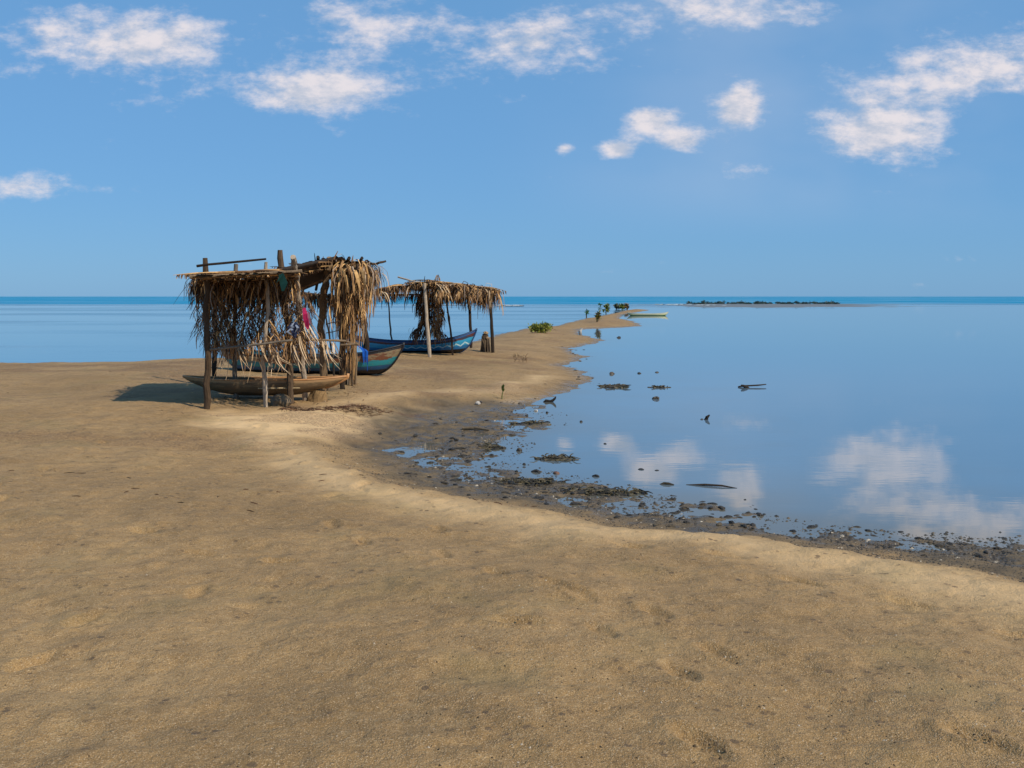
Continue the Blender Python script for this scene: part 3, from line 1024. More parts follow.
def boat(rootobj, sec, L, mat_out, inner_col, gun_col, thwarts, rail_r=0.022, seat_col=LBR, gap=0.0):
    R0 = rootobj
    nu, nv = 48, 14

    def surf(off):
        V, UVs = [], []
        for i in range(nu + 1):
            s = i / nu
            hb, keel, gun, x = sec(s)
            hb = max(hb - off, 0.004)
            kl = keel + off
            kk = min(kl, gun - 0.005)
            for j in range(-nv, nv + 1):
                tt = abs(j) / nv
                y = hb * math.sin(tt * math.pi / 2) ** 0.75 * (1 if j > 0 else -1)
                if j == 0:
                    y = 0
                z = kk + (gun - kk) * (1 - math.cos(tt * math.pi / 2)) ** 0.9
                V.append((x, y, z))
                UVs.append((x, (z - 0.0) / gun if gun else 0))
        return V, UVs
    def faces(flip):
        f = []
        m = 2 * nv + 1
        for i in range(nu):
            for j in range(2 * nv):
                q = (i * m + j, (i + 1) * m + j, (i + 1) * m + j + 1, i * m + j + 1)
                f.append(q[::-1] if flip else q)
        return f
    rz = R0.rotation_euler.z
    def local(name, V, Fc, cols, material, uv=None, par=None, sm=True):
        me = bpy.data.meshes.new(name)
        me.from_pydata(V, [], Fc)
        ca = me.color_attributes.new('Col', 'FLOAT_COLOR', 'POINT')
        arr = np.ones((len(V), 4), np.float32)
        arr[:, :3] = np.array(cols if isinstance(cols, list) else [cols] * len(V), np.float32)
        ca.data.foreach_set('color', arr.ravel())
        if uv:
            ul = me.uv_layers.new(name='UVMap')
            for lp in me.loops:
                ul.data[lp.index].uv = uv[lp.vertex_index]
        if sm:
            me.polygons.foreach_set('use_smooth', [True] * len(me.polygons))
        me.materials.append(material)
        o = bpy.data.objects.new(name, me)
        COL.objects.link(o)
        o.parent = par or R0
        return o
    V, UVs = surf(0.0)
    local('hull', V, faces(False), (1, 1, 1), mat_out, UVs)
    V2, _ = surf(0.035)
    local('inner_planking', V2, faces(True), inner_col, M_PAINT)
    # gunwales
    for sgn in (-1, 1):
        mb = MB()
        pts = []
        for i in range(nu + 1):
            hb, keel, gun, x = sec(i / nu)
            pts.append((x, sgn * max(hb - 0.012, 0.0), gun + 0.006))
        mb.tube(pts, rail_r, 6, gun_col, .05)
        local('gunwale', mb.v, mb.f, mb.c, M_PAINT)
    for s in thwarts:
        hb, keel, gun, x = sec(s)
        z = gun - 0.07
        w, th = 0.09, 0.018
        y = hb - 0.03
        V = [(x - w, -y, z), (x + w, -y, z), (x + w, y, z), (x - w, y, z), (x - w, -y, z + th * 2), (x + w, -y, z + th * 2), (x + w, y, z + th * 2), (x - w, y, z + th * 2)]
        Fc = [(3, 2, 1, 0), (4, 5, 6, 7), (0, 1, 5, 4), (1, 2, 6, 5), (2, 3, 7, 6), (3, 0, 4, 7)]
        local('thwart', V, Fc, seat_col, M_WOOD, sm=False)
    # stem post at the bow
    mb = MB()
    pts = []
    for s in np.linspace(0.86, 1.0, 9):
        hb, keel, gun, x = sec(float(s))
        pts.append((x + 0.012, 0, keel))
    pts.append((sec(1.0)[3] + 0.02, 0, sec(1.0)[2] + 0.05))
    mb.tube(pts, [.012] + [.026] * 9, 6, gun_col, .05)
    local('stem', mb.v, mb.f, mb.c, M_PAINT)


def place_boat(name, bow_px, base_y, L, heading, label, cat, sink=0.03):
    """bow at pixel column bow_px, resting on the sand seen at row base_y; heading turned from the picture plane"""
    g = G(bow_px, base_y)
    bx, by = (bow_px - CX) / F * g.y, g.y
    sx = bx - L * math.cos(heading)
    sy = by - L * math.sin(heading)
    mx, my = bx * .6 + sx * .4, by * .6 + sy * .4
    r = root(name, (sx, sy, gz(mx, my) - sink), label, cat)
    r.rotation_euler.z = heading
    return r


# blue boat under the far shelter
M_BLUE = m_hull("blue_boat_paint", [(0.0, (0.010, 0.010, 0.014)), (0.26, (0.012, 0.15, 0.36)), (0.46, (0.018, 0.26, 0.45)), (0.78, (0.016, 0.024, 0.055)), (0.92, (0.014, 0.08, 0.24))],
                (0.52, 0.085, 0.27, 0.042, (0.42, 0.58, 0.62), 1.5, 3.7), (0.76, 0.93, (0.075, 0.018, 0.016), 6.0))
b3 = place_boat("wooden_boat", 476, 353.6, 3.85, R(2), "blue wooden boat with a pale zigzag line on its side beneath the far shelter", "boat")
sec3 = hull_mesh(3.85, 0.95, 0.36, 0.36, 0.20, 2.6)
boat(b3, sec3, 3.85, M_BLUE, (0.02, 0.14, 0.33), (0.012, 0.05, 0.15), [0.3, 0.5, 0.72], .02)

# teal boat behind the near shelter
M_TEAL = m_hull("teal_boat_paint", [(0.0, (0.010, 0.012, 0.020)), (0.24, (0.010, 0.075, 0.18)), (0.40, (0.014, 0.20, 0.235)), (0.66, (0.20, 0.15, 0.085)), (0.90, (0.010, 0.010, 0.013))],
                None, (0.60, 0.90, (0.13, 0.045, 0.02), 5.0))
b2 = place_boat("wooden_boat", 403, 377.5, 4.3, R(-9), "teal and brown painted boat with a dark gunwale behind the near shelter's posts", "boat")
sec2 = hull_mesh(4.3, 1.0, 0.40, 0.27, 0.20, 2.4)
boat(b2, sec2, 4.3, M_TEAL, (0.02, 0.10, 0.13), (0.015, 0.015, 0.02), [0.28, 0.5, 0.7], .022)

# bare wood canoe inside the near shelter
M_BARE = m_hull("bare_canoe_wood", [(0.0, (0.085, 0.06, 0.035)), (0.30, (0.17, 0.115, 0.06)), (0.60, (0.25, 0.165, 0.085)), (0.85, (0.33, 0.20, 0.095))],  # bands darken towards the keel, painting in shade under the hull
                None, (0.2, 0.9, (0.15, 0.10, 0.055), 6.0))
gc = G(300, 403)
cy = gc.y + 0.35
bow = at(347, 378, cy)
r1 = root("dugout_canoe", (bow.x - 2.75, cy, at(300, 395.5, cy).z), "unpainted brown dugout canoe propped on a log and a stone under the near shelter", "canoe")
sec1 = hull_mesh(2.75, 0.60, 0.27, 0.05, 0.05, 3.0, 0.22, 1.7)
boat(r1, sec1, 2.75, M_BARE, (0.16, 0.10, 0.055), (0.50, 0.25, 0.10), [0.3, 0.55], .018, LBR)
mb = MB()
mb.tube([at(258, 388.6, cy - .40), at(280, 388.2, cy - .40), at(300, 388, cy - .40)], [.010, .012, .009], 6, (.5, .38, .22), .05)
o = recentre(mb.build('bamboo_pole', M_WOOD))
tag(o, "thin pale pole lying along the side of the dugout canoe", "pole")


def rock_mesh(mb, c, rx, ry, rz, col, n1=9, n2=6, seed=0, jag=.22):
    c = Vector(c)
    vs, fs, cs = [], [], []
    rr = random.Random(seed)
    ph = [rr.uniform(0, 6.28) for _ in range(6)]
    for i in range(n2 + 1):
        th = math.pi * i / n2
        for j in range(n1):
            a = 2 * math.pi * j / n1
            k = 1 + jag * (math.sin(2 * a + ph[0]) * math.sin(th) + .6 * math.sin(3 * a + ph[1] + 2 * th) + .5 * rr.uniform(-1, 1))
            vs.append(c + Vector((rx * math.sin(th) * math.cos(a) * k, ry * math.sin(th) * math.sin(a) * k, rz * math.cos(th) * (1 + jag * .4 * rr.uniform(-1, 1)))))
            w = rr.uniform(.8, 1.2)
            cs.append(tuple(q * w for q in col))
    for i in range(n2):
        for j in range(n1):
            fs.append((i * n1 + j, (i + 1) * n1 + j, (i + 1) * n1 + (j + 1) % n1, i * n1 + (j + 1) % n1))
    mb.add(vs, fs, cs)


# supports of the canoe
mb = MB()
g = G(279, 406)
rock_mesh(mb, (g.x, g.y + .12, g.z + .06), .155, .17, .12, (.23, .155, .085), 14, 9, 3, .14)
o = recentre(mb.build('prop_stone', M_STONE))
tag(o, "rounded brown boulder propping up the left of the dugout canoe", "boulder")
g = G(314, 404)
mb = MB()
pts = [Vector((g.x - .02, cy, g.z - .06)), Vector((g.x, cy, g.z + .05)), Vector((g.x + .01, cy, g.z + .14)), Vector((g.x + .02, cy, g.z + .20))]
mb.tube(pts, [.18, .155, .14, .12], 14, (.28, .175, .08), .16)
o = recentre(mb.build('log_block', M_WOOD))
tag(o, "short upright log block holding up the bow end of the dugout canoe", "log")

# blue cloth over the bow of the teal boat
mb = MB()
Yc = G(403, 377.5).y + .05
for k in range(9):
    x = 362.0 + k * .55
    c = rnd.choice([(.01, .09, .42), (.015, .12, .5), (.01, .05, .22)])
    mb.strip([at(x - 4.5 + rnd.uniform(-1, 1), 345.5 + k * .35, Yc + .15), at(x - 1.5, 347 + k * .3, Yc), at(x + 1, 352 + rnd.uniform(-1, 1), Yc - .30), at(x + 1.2, 357, Yc - .36), at(x + 1.4 + rnd.uniform(-.6, .6), 362 + rnd.uniform(-3, 9), Yc - .38)],
             [.02, .045, .035, .02, .010], Vector((.95, -.25, .1)), c)
o = recentre(mb.build('blue_cloth', M_CLOTH))
tag(o, "bright blue cloth draped over the gunwale of the teal boat", "cloth")

# ------------------------------------------------------------------ far shelter
gB = G(445, 355)
far_hut = root("thatched_shelter", gB, "small open far shelter with a shaggy flat thatch roof standing over the blue boat", "shelter")
YB = G(430, 356).y
YR = YB + 2.1


def bpole(p, col, r0, r1, name='post'):
    b, Yb = foot(*p[0])
    pts = [b] + [at(x, y, Yb) for (x, y) in p[1:]]
    return pole(far_hut, pts, r0, r1, col, name, 8, .08, .006)


bpole([(430, 357), (427, 320), (424.5, 283)], PALE, .055, .045)
bpole([(453, 355.5), (450.5, 330), (447, 305), (442, 285)], BRN, .032, .022)
bpole([(493, 352.5), (491.5, 320), (490, 291)], DBR, .055, .05)
pole(far_hut, [at(471, 348, YR), at(470, 320, YR), at(468, 292, YR)], .05, .045, DBR, 'post', 8, .08, .008)
pole(far_hut, [at(393, 348, YR), at(390, 325, YR), at(388, 296, YR)], .028, .022, GRY, 'post', 8, .08, .008)
for (a, b, r) in [((370, 293, YB), (427, 282.5, YB), .035), ((422, 282.5, YB), (499, 291.5, YB - .2), .035), ((380, 295, YR), (486, 294, YR), .03)]:
    pole(far_hut, [at(*a), at(*b)], r, r * .9, DBR, 'beam', 7, .08, .008)
pole(far_hut, [at(398, 277, YB + .3), at(421, 283.5, YB - .05)], .026, .022, PALE, 'loose_stick', 7, .06, .004)
pole(far_hut, [at(424, 283, YB), at(425, 276, YB)], .018, .006, DBR, 'twig', 5, .06, .004)
pole(far_hut, [at(432, 283, YB), at(438.5, 274.5, YB + .2)], .012, .004, DBR, 'twig', 5, .06, .004)

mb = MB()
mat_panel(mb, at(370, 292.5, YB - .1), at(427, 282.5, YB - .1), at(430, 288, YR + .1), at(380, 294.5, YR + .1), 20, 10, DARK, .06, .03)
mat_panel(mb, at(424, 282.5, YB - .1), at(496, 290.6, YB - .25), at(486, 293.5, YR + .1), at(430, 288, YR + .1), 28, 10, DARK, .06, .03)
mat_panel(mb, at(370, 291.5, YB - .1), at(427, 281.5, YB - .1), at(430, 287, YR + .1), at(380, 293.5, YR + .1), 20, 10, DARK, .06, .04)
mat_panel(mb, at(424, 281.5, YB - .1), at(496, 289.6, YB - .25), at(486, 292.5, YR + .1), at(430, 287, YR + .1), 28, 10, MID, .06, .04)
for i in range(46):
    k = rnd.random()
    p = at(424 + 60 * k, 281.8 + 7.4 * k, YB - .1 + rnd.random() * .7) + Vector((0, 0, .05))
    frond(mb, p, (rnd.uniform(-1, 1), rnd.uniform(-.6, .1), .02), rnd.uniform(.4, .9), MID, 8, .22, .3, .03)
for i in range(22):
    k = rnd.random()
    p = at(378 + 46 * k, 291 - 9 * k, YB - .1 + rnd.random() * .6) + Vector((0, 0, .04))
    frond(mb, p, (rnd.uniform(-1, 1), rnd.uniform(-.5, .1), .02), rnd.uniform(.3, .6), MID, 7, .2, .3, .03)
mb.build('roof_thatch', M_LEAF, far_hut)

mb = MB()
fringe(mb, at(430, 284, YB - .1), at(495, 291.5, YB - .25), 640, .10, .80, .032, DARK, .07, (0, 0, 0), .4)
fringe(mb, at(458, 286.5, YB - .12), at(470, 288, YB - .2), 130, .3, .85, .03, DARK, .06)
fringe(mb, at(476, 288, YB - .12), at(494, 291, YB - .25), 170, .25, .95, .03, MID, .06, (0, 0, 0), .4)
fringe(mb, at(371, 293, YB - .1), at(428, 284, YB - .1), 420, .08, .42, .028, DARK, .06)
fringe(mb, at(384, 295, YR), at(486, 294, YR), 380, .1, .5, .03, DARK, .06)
# a few whole pale leaves bent over the eave
for (x0, y0, dx, LL) in [(436, 284, 10, .55), (439, 284, 11, .6), (441, 284, 12, .55), (482, 288, -13, .6), (486, 289, -11, .6), (485, 289, 6, .5), (476, 288, -10, .45), (380, 291, 8, .3), (410, 286, -4, .3), (384, 292, 6, .3), (489, 291, 1, .5)]:
    pts = []
    kk = rnd.uniform(.7, 1.1)
    for i in range(7):
        k = i / 6
        pts.append(at(x0 + dx * (1.3 * k - .3 * k * k), y0 + LL * 36 * k ** 1.8, YB - .45))
    mb.strip(pts, [.03, .042, .045, .042, .036, .026, .01], Vector((.66, .72, .1)).normalized(), tuple(q * kk for q in (.56, .41, .26)))
for i in range(16):
    k = rnd.random()
    frond(mb, at(432 + 60 * k, 284 + 7 * k, YB - .3), (rnd.uniform(-.7, .7), -.5, -.45), rnd.uniform(.3, .6), (2, 4, 4, 3, 2, 1), 9, .26, .7, .024)
mb.build('thatch_fringe', M_LEAF, far_hut)

# dark curtain of leaves hanging in the middle like a column
mb = MB()
for i in range(1500):
    a = rnd.uniform(0, 6.28)
    zc = rnd.random() ** .85
    lump = .06 * math.sin(zc * 11 + 2 * math.cos(a)) + .05 * math.sin(a * 5)
    rx = (.25 + lump + .16 * max(0, zc - .8) / .2) * (1 + .25 * rnd.gauss(0, 1) * (rnd.random() < .3))
    ax, ay = math.cos(a), math.sin(a)
    c = at(430.5 - 1.0 * zc, 285 + 50 * zc, YB + 1.0)
    p = c + Vector((ax * rx, ay * rx * .8, 0))
    wts = (5, 3, .5, 0, .6, 5) if ax < .3 else MID  # shaded left and sunlit right of the column painted as leaf colour
    strand(mb, p, rnd.uniform(.12, .42), rnd.uniform(.015, .04), wts, (ax * .05 + rnd.uniform(-.25, .25), 0, 0), .4, 4, (ax * .6, ay * .6, -.4))
mb.build('leaf_curtain', M_LEAF, far_hut)

# stump of old wood beside the far shelter's corner post
g = G(485, 351.5)
mb = MB()
Ys = g.y
mb.tube([at(485, 353, Ys), at(484.8, 345, Ys), at(485.2, 338, Ys), at(485.6, 333, Ys)], [.10, .09, .085, .06], 10, (.10, .07, .045), .35)
for (x0, x1, y1) in [(480.8, 482.6, 336), (482.6, 483.6, 334), (487.6, 487.4, 335), (489.2, 488.2, 338), (486, 485.6, 332), (484.2, 485, 333)]:
    mb.tube([at(x0, 352.5, Ys + rnd.uniform(-.12, .02)), at((x0 + x1) / 2 - rnd.uniform(-.6, .8), 345, Ys - .07), at(x1, y1, Ys)], [.04, .034, .03], 7, rnd.choice([(.045, .032, .022), (.09, .065, .045), (.16, .115, .075)]), .3)
rock_mesh(mb, at(485.6, 333, Ys), .09, .08, .055, (.46, .32, .18), 9, 6, 5, .3)
rock_mesh(mb, at(487.4, 338, Ys - .05), .05, .05, .05, (.36, .26, .16), 9, 6, 6, .3)
o = recentre(mb.build('tree_stump', M_WOOD))
tag(o, "dark root-legged tree stump with a pale top beside the far shelter's right corner post", "stump")

# ------------------------------------------------------------------ plants
def leaves(mb, c, rx, ry, rz, n, size, cols, flat=0.0):
    c = Vector(c)
    cl = [Vector((rnd.uniform(-1, 1) * rx * .8, rnd.uniform(-1, 1) * ry * .8, rnd.uniform(-.7, .9) * rz)) for _ in range(max(4, n // 28))]
    for i in range(n):
        k = rnd.choice(cl)
        p = c + k + Vector((rnd.gauss(0, rx * .22), rnd.gauss(0, ry * .22), rnd.gauss(0, rz * .22)))
        d = Vector((rnd.uniform(-1, 1), rnd.uniform(-1, 1), rnd.uniform(-.2, 1.2))).normalized()
        s = d.cross(Vector((rnd.uniform(-1, 1), rnd.uniform(-1, 1), rnd.uniform(-1, 1)))).normalized()
        L = size * rnd.uniform(.6, 1.3)
        w = L * .36
        q = rnd.choice(cols)
        kk = rnd.uniform(.75, 1.25)
        mb.add([p, p + d * L * .5 + s * w * .5, p + d * L, p + d * L * .5 - s * w * .5], [(0, 1, 2, 3)], tuple(z * kk for z in q))


G1 = [(.16, .20, .025), (.24, .27, .03), (.30, .29, .05), (.09, .11, .02)]
G2 = [(.07, .17, .05), (.10, .22, .06), (.05, .12, .04)]
G3 = [(.22, .12, .04), (.15, .08, .04), (.10, .11, .03), (.26, .17, .05)]


def plant(name, px, py, hpx, wpx, label, cat, cols, n, size, stem_frac=.3, stems=3, group=None):
    g = G(px, py)
    s = g.y / F
    r = root(name, g, label, cat, group)
    mb = MB()
    for i in range(stems):
        dx = rnd.uniform(-.5, .5) * wpx * s
        mb.tube([g - Vector((0, 0, .05)), g + Vector((dx * .4, rnd.uniform(-.1, .1) * s * wpx, hpx * s * .45)), g + Vector((dx, rnd.uniform(-.3, .3) * s * wpx, hpx * s * .85))], [.018 + .0004 * g.y, .013 + .0003 * g.y, .006], 5, (.09, .07, .04), .1)
    mb.build('stem', M_WOOD, r)
    mb = MB()
    c = g + Vector((0, 0, hpx * s * (stem_frac + (1 - stem_frac) * .5)))
    leaves(mb, c, wpx * s * .5, wpx * s * .4, hpx * s * (1 - stem_frac) * .5, n, size, cols)
    mb.build('foliage', M_GREEN, r)
    return r


plant('shrub', 540, 332.5, 8, 21, "wide low yellow-green bush on the left crest of the spit", "shrub", G1, 1500, .14, .02, 7)
plant('mangrove_seedling', 597, 322, 10, 4, "olive mangrove seedling with a dark leaf tuft on a tall stem, nearest on the spit", "seedling", G1 + G3, 160, .22, .1, 2)
plant('mangrove_seedling', 586.5, 318, 7, 4, "pale thin green seedling at the water's left edge of the spit", "seedling", G2, 70, .22, .4, 2)
plant('mangrove_seedling', 606, 314, 9, 5, "yellow-green upright mangrove seedling in the middle of the spit", "seedling", G1, 200, .28, .15, 2)
plant('mangrove_bush', 616.5, 309.3, 4.5, 6, "dark grey-brown bush at the tip of the spit, leftmost of three", "bush", [(.09, .10, .07), (.12, .11, .08), (.08, .11, .05)], 260, .35, .05, 3)
plant('mangrove_bush', 622, 309.6, 5, 5, "bright green bush between two darker bushes at the tip of the spit", "bush", G1, 260, .35, .05, 3)
plant('mangrove_bush', 627, 310, 5, 5, "red-brown bush by the pale canoe at the tip of the spit", "bush", G3, 260, .35, .05, 3)
plant('mangrove_seedling', 600, 306.5, 2.4, 2.4, "tiny dark seedling standing in the water beyond the spit", "seedling", G2, 60, .35, .3, 1)

# sprout in the near mud
g = G(502, 399)
r = root('sprout', g, "single green sprout with upright leaves on a bare stem at the edge of the mud", "sprout")
s = g.y / F
mb = MB()
mb.tube([g - Vector((0, 0, .03)), g + Vector((.0, 0, 3 * s)), g + Vector((1 * s, 0, 8 * s))], [.012, .011, .008], 6, (.14, .15, .04), .05)
mb.build('stem', M_GREEN, r)
mb = MB()
for i in range(7):
    p = g + Vector((.7 * s, 0, (7 + i * .6) * s))
    d = Vector((rnd.uniform(-.35, .5), rnd.uniform(-.4, .3), 1)).normalized()
    sd_ = Vector((.8, -.5, 0)).normalized()
    L = rnd.uniform(4, 6) * s
    mb.strip([p, p + d * L * .35, p + d * L * .7, p + d * L], [.01, .045, .035, .004], sd_, rnd.choice([(.10, .16, .02), (.14, .19, .03), (.07, .10, .02)]))
mb.build('leaf', M_GREEN, r)

# sparse dry weeds on the sand by the spit's foot
g = G(521, 360)
mb = MB()
for i in range(60):
    x, y = 513 + 14 * rnd.random(), 356 + 7 * rnd.random()
    q = G(x, y)
    strand(mb, q + Vector((0, 0, .01)), rnd.uniform(.04, .13), .014, (5, 2, 0, 0, 0, 6), (rnd.uniform(-1, 1), 0, 1.5), .5, 4, (rnd.uniform(-.6, .6), 0, .8))
o = recentre(mb.build('dry_weeds', M_LEAF))
tag(o, "sparse patch of dry brown weeds on the sand where the spit begins", "weeds", kind=None)

# scrub along the far bank: too many small bushes to count
mb = MB()
for i in range(190):
    px = 688 + 150 * rnd.random() ** .9
    Yk = 262 + rnd.uniform(-6, 8)
    hh = rnd.uniform(.2, .75) * (.6 + .4 * math.sin(px * .35))
    leaves(mb, Vector(((px - CX) / F * Yk, Yk, hh * .45)), .6, .5, max(hh, .3) * .55, 24, .45, [(.022, .055, .05), (.03, .065, .05), (.018, .04, .04)])  # dark teal leaf colours carry painted distance haze
o = mb.build('far_scrub', M_GREEN)
o['kind'] = 'stuff'

# thin lines of surf far out
M_FOAM, t, bs = mat("foam")
bs.inputs['Base Color'].default_value = (.33, .38, .41, 1)
bs.inputs['Roughness'].default_value = .9
mb = MB()
for (x0, x1, y, n) in [(655, 690, 304.9, 26), (498, 522, 305.8, 22), (690, 722, 305.6, 12), (400, 470, 305.4, 14)]:
    for i in range(n):
        px = rnd.uniform(x0, x1)
        p = Vector(((px - CX) / F * (H / (y - HY) * F), H / (y + rnd.uniform(-.4, .4) - HY) * F, .02))
        L = rnd.uniform(.3, 1.3)
        w = rnd.uniform(.8, 2.2)
        vs = [p + Vector((-L, 0, 0)), p + Vector((-L * .3, -w, .06)), p + Vector((L * .6, -w * .6, .08)), p + Vector((L, 0, 0)), p + Vector((0, w, .0))]
        top = p + Vector((0, 0, .16))
        mb.add(vs + [top], [(0, 1, 5), (1, 2, 5), (2, 3, 5), (3, 4, 5), (4, 0, 5)], (1, 1, 1))
o = mb.build('surf', M_FOAM)
o['kind'] = 'stuff'

# pale canoe moored off the tip of the spit
M_PALEB = m_hull("pale_canoe_paint", [(0.0, (0.02, 0.03, 0.025)), (0.22, (0.05, 0.16, 0.06)), (0.48, (0.50, 0.50, 0.26)), (0.8, (0.62, 0.62, 0.48))])
Yf = F * H / (315.7 - HY)
Lf = 41 * Yf / F
rb = root('moored_canoe', ((627 - CX) / F * Yf, Yf, -.10), "long pale yellow canoe with a green waterline moored off the tip of the spit", "canoe")
secf = hull_mesh(Lf, .8, .30, .16, .13, 3.2)
boat(rb, secf, Lf, M_PALEB, (.10, .10, .06), (.5, .5, .36), [.3, .5, .7], .03)

# pale-topped post in the shallows of the spit's bend
g = G(580.5, 334.3)
mb = MB()
s = g.y / F
mb.tube([g - Vector((0, 0, .1)), g + Vector((-.3 * s, 0, 3.4 * s)), g + Vector((1.2 * s, 0, 6.3 * s))], [.10, .085, .06], 9, lambda k: (.025, .022, .022) if k < .45 else (.55, .52, .48), .1)
mb.tube([g + Vector((0, 0, 2.6 * s)), g + Vector((-1.2 * s, 0, 4.6 * s))], [.05, .03], 7, (.4, .38, .36), .1)
o = recentre(mb.build('post_stub', M_WOOD))
tag(o, "short forked stub of a post, dark below and white above, at the spit's inner bend", "post")

# ------------------------------------------------------------------ driftwood and debris in the water
def stick(name, pts, rads, col, label, cat='driftwood', sub=None):
    mb = MB()
    mb.tube(pts, rads, 8, col, .14)
    if sub:
        for (p, r_) in sub:
            mb.tube(p, r_, 7, col, .14)
    o = recentre(mb.build(name, M_WOOD))
    tag(o, label, cat)
    return o


BLK = (.022, .017, .014)


def wat(px, py, dz=0.0):
    Y = F * H / (py - HY)
    return Vector(((px - CX) / F * Y, Y, dz))


stick('driftwood', [wat(543.5, 402, -.01), wat(546, 402, .02), wat(550, 402, .012), wat(553, 402, .03), wat(555, 402, .07), wat(556, 402, .105)], [.016, .030, .026, .026, .02, .008], BLK,
      "dark curved driftwood with its tip turned up in the shallows by the mud edge")
stick('forked_branch', [wat(738, 387.3, .01), wat(743, 387.3, .03), wat(750, 387.2, .035), wat(758, 387, .04), wat(766, 386.6, .05)], [.014, .024, .018, .018, .012], (.04, .03, .023),
      "forked dead branch lying on the calm water at the right", 'branch', [([wat(741, 388, .06), wat(743.5, 388, .05), wat(746.5, 388, .02), wat(749, 388, -.01)], [.016, .03, .034, .02])])
# crescent-shaped snag: its upper horn stands out of the water, the mirror gives the lower one
pc = wat(707.5, 419.5, 0)
stick('driftwood_snag', [pc + Vector((-.02, 0, -.06)), pc + Vector((-.022, 0, .0)), pc + Vector((-.008, 0, .035)), pc + Vector((.034, 0, .075))], [.034, .036, .030, .012], BLK,
      "small black crescent snag poking out of the open lagoon")
stick('sunken_stick', [wat(686, 484.8, -.002), wat(705, 485.8, .012), wat(722, 487, .014), wat(737, 488.3, .0)], [.006, .011, .010, .004], (.055, .04, .028),
      "long thin half-sunk stick in the water near the lower shore", 'stick')
stick('sunken_log', [wat(660, 484.3, -.006), wat(664, 484.3, .008), wat(669, 484.6, .008), wat(674, 485, .0)], [.012, .018, .016, .008], (.05, .04, .025),
      "short dark half-sunk log left of the long sunken stick", 'log')
g = G(465, 430)
stick('drift_stick', [G(462, 430) + Vector((0, 0, .02)), G(475, 430.2) + Vector((0, 0, .035)), G(489, 431.5) + Vector((0, 0, .02))], [.025, .022, .012], (.17, .13, .085),
      "pale brown stick lying across the grey mud", 'stick')
# white lump and dark lump by it
mb = MB()
g = G(478, 405)
rock_mesh(mb, g + Vector((0, 0, .03)), .045, .04, .04, (.65, .6, .54), 9, 6, 41)
rock_mesh(mb, g + Vector((.05, .02, .05)), .03, .03, .025, (.05, .04, .035), 8, 6, 42)
o = recentre(mb.build('shell_lump', M_STONE))
tag(o, "white and black lump of shell on the mud left of the green sprout", "shell")


def debris(name, px, py, wpx, hpx, n, label, cat, cols, seed, dens=1.0, kind=None):
    """a low raft of sodden leaves, twigs and clods"""
    rr = random.Random(seed)
    mb = MB()
    Y0 = F * H / (py - HY)
    s = Y0 / F
    dep = hpx * Y0 * Y0 / (F * H) * .8
    for i in range(n):
        a, k = rr.uniform(0, 6.28), min(abs(rr.gauss(0, .5)), .95)
        x = px + wpx * .5 * k * math.cos(a)
        y = Y0 + dep * .5 * k * math.sin(a)
        X0 = (x - CX) / F * Y0
        zz = max(gz(X0, y), 0.0)
        rock_mesh(mb, (X0, y, zz + .004), rr.uniform(.02, .07) * dens, rr.uniform(.02, .07) * dens, rr.uniform(.006, .022) * dens, rr.choice(cols), 7, 4, rr.randrange(9999), .3)
        if rr.random() < .5:
            d = Vector((rr.uniform(-1, 1), rr.uniform(-1, 1), rr.uniform(-.05, .2))) * .12 * dens
            mb.tube([Vector((X0, y, zz + .02)), Vector((X0, y, zz + .03)) + d * .5, Vector((X0, y, zz + .02)) + d], [.01 * dens, .009 * dens, .004 * dens], 5, rr.choice(cols), .1)
    o = recentre(mb.build(name, M_WEED))
    tag(o, label, cat, kind=kind)
    return o


WD = [(.035, .028, .018), (.06, .05, .025), (.10, .08, .04), (.025, .02, .015), (.14, .11, .06)]
debris('weed_raft', 616, 387, 30, 3.2, 90, "broad raft of brown weed floating in the middle of the lagoon", 'weed raft', WD, 1, 1.5)
debris('weed_raft', 659, 387.5, 22, 1.4, 34, "narrow strip of dark weed right of the broad floating raft", 'weed raft', WD, 2, 1.1)
debris('weed_raft', 556, 459, 40, 7, 130, "olive patch of weed in the shallows at the lagoon's head", 'weed raft', WD, 4, .8)
debris('weed_raft', 492, 448, 26, 8, 70, "brown clump of weed on the mud at the lagoon's head", 'weed raft', WD, 5, .8)
debris('weed_raft', 530, 484, 70, 7, 170, "left half of the dark wrack band along the lower shore", 'weed raft', WD, 6, .8)
debris('weed_raft', 606, 493, 84, 7, 200, "right half of the dark wrack band along the lower shore", 'weed raft', WD, 7, .8)
debris('weed_raft', 531, 424, 40, 4, 70, "dark weed along the point of mud beneath the curved driftwood", 'weed raft', WD, 8, .9)

# ------------------------------------------------------------------ stones
def stone(px, py, wpx, hpx, col, label, group=None, name='stone', inwater=None, cat='stone'):
    g = G(px, py)
    if g.z < 0.01:
        g = wat(px, py)
    s = g.y / F
    mb = MB()
    rock_mesh(mb, g + Vector((0, 0, hpx * s * .06)), wpx * s * .44, wpx * s * .34, hpx * s * .46, col, 11, 7, rnd.randrange(99999), .32)
    o = recentre(mb.build(name, M_STONE))
    tag(o, label, cat, group)
    return o


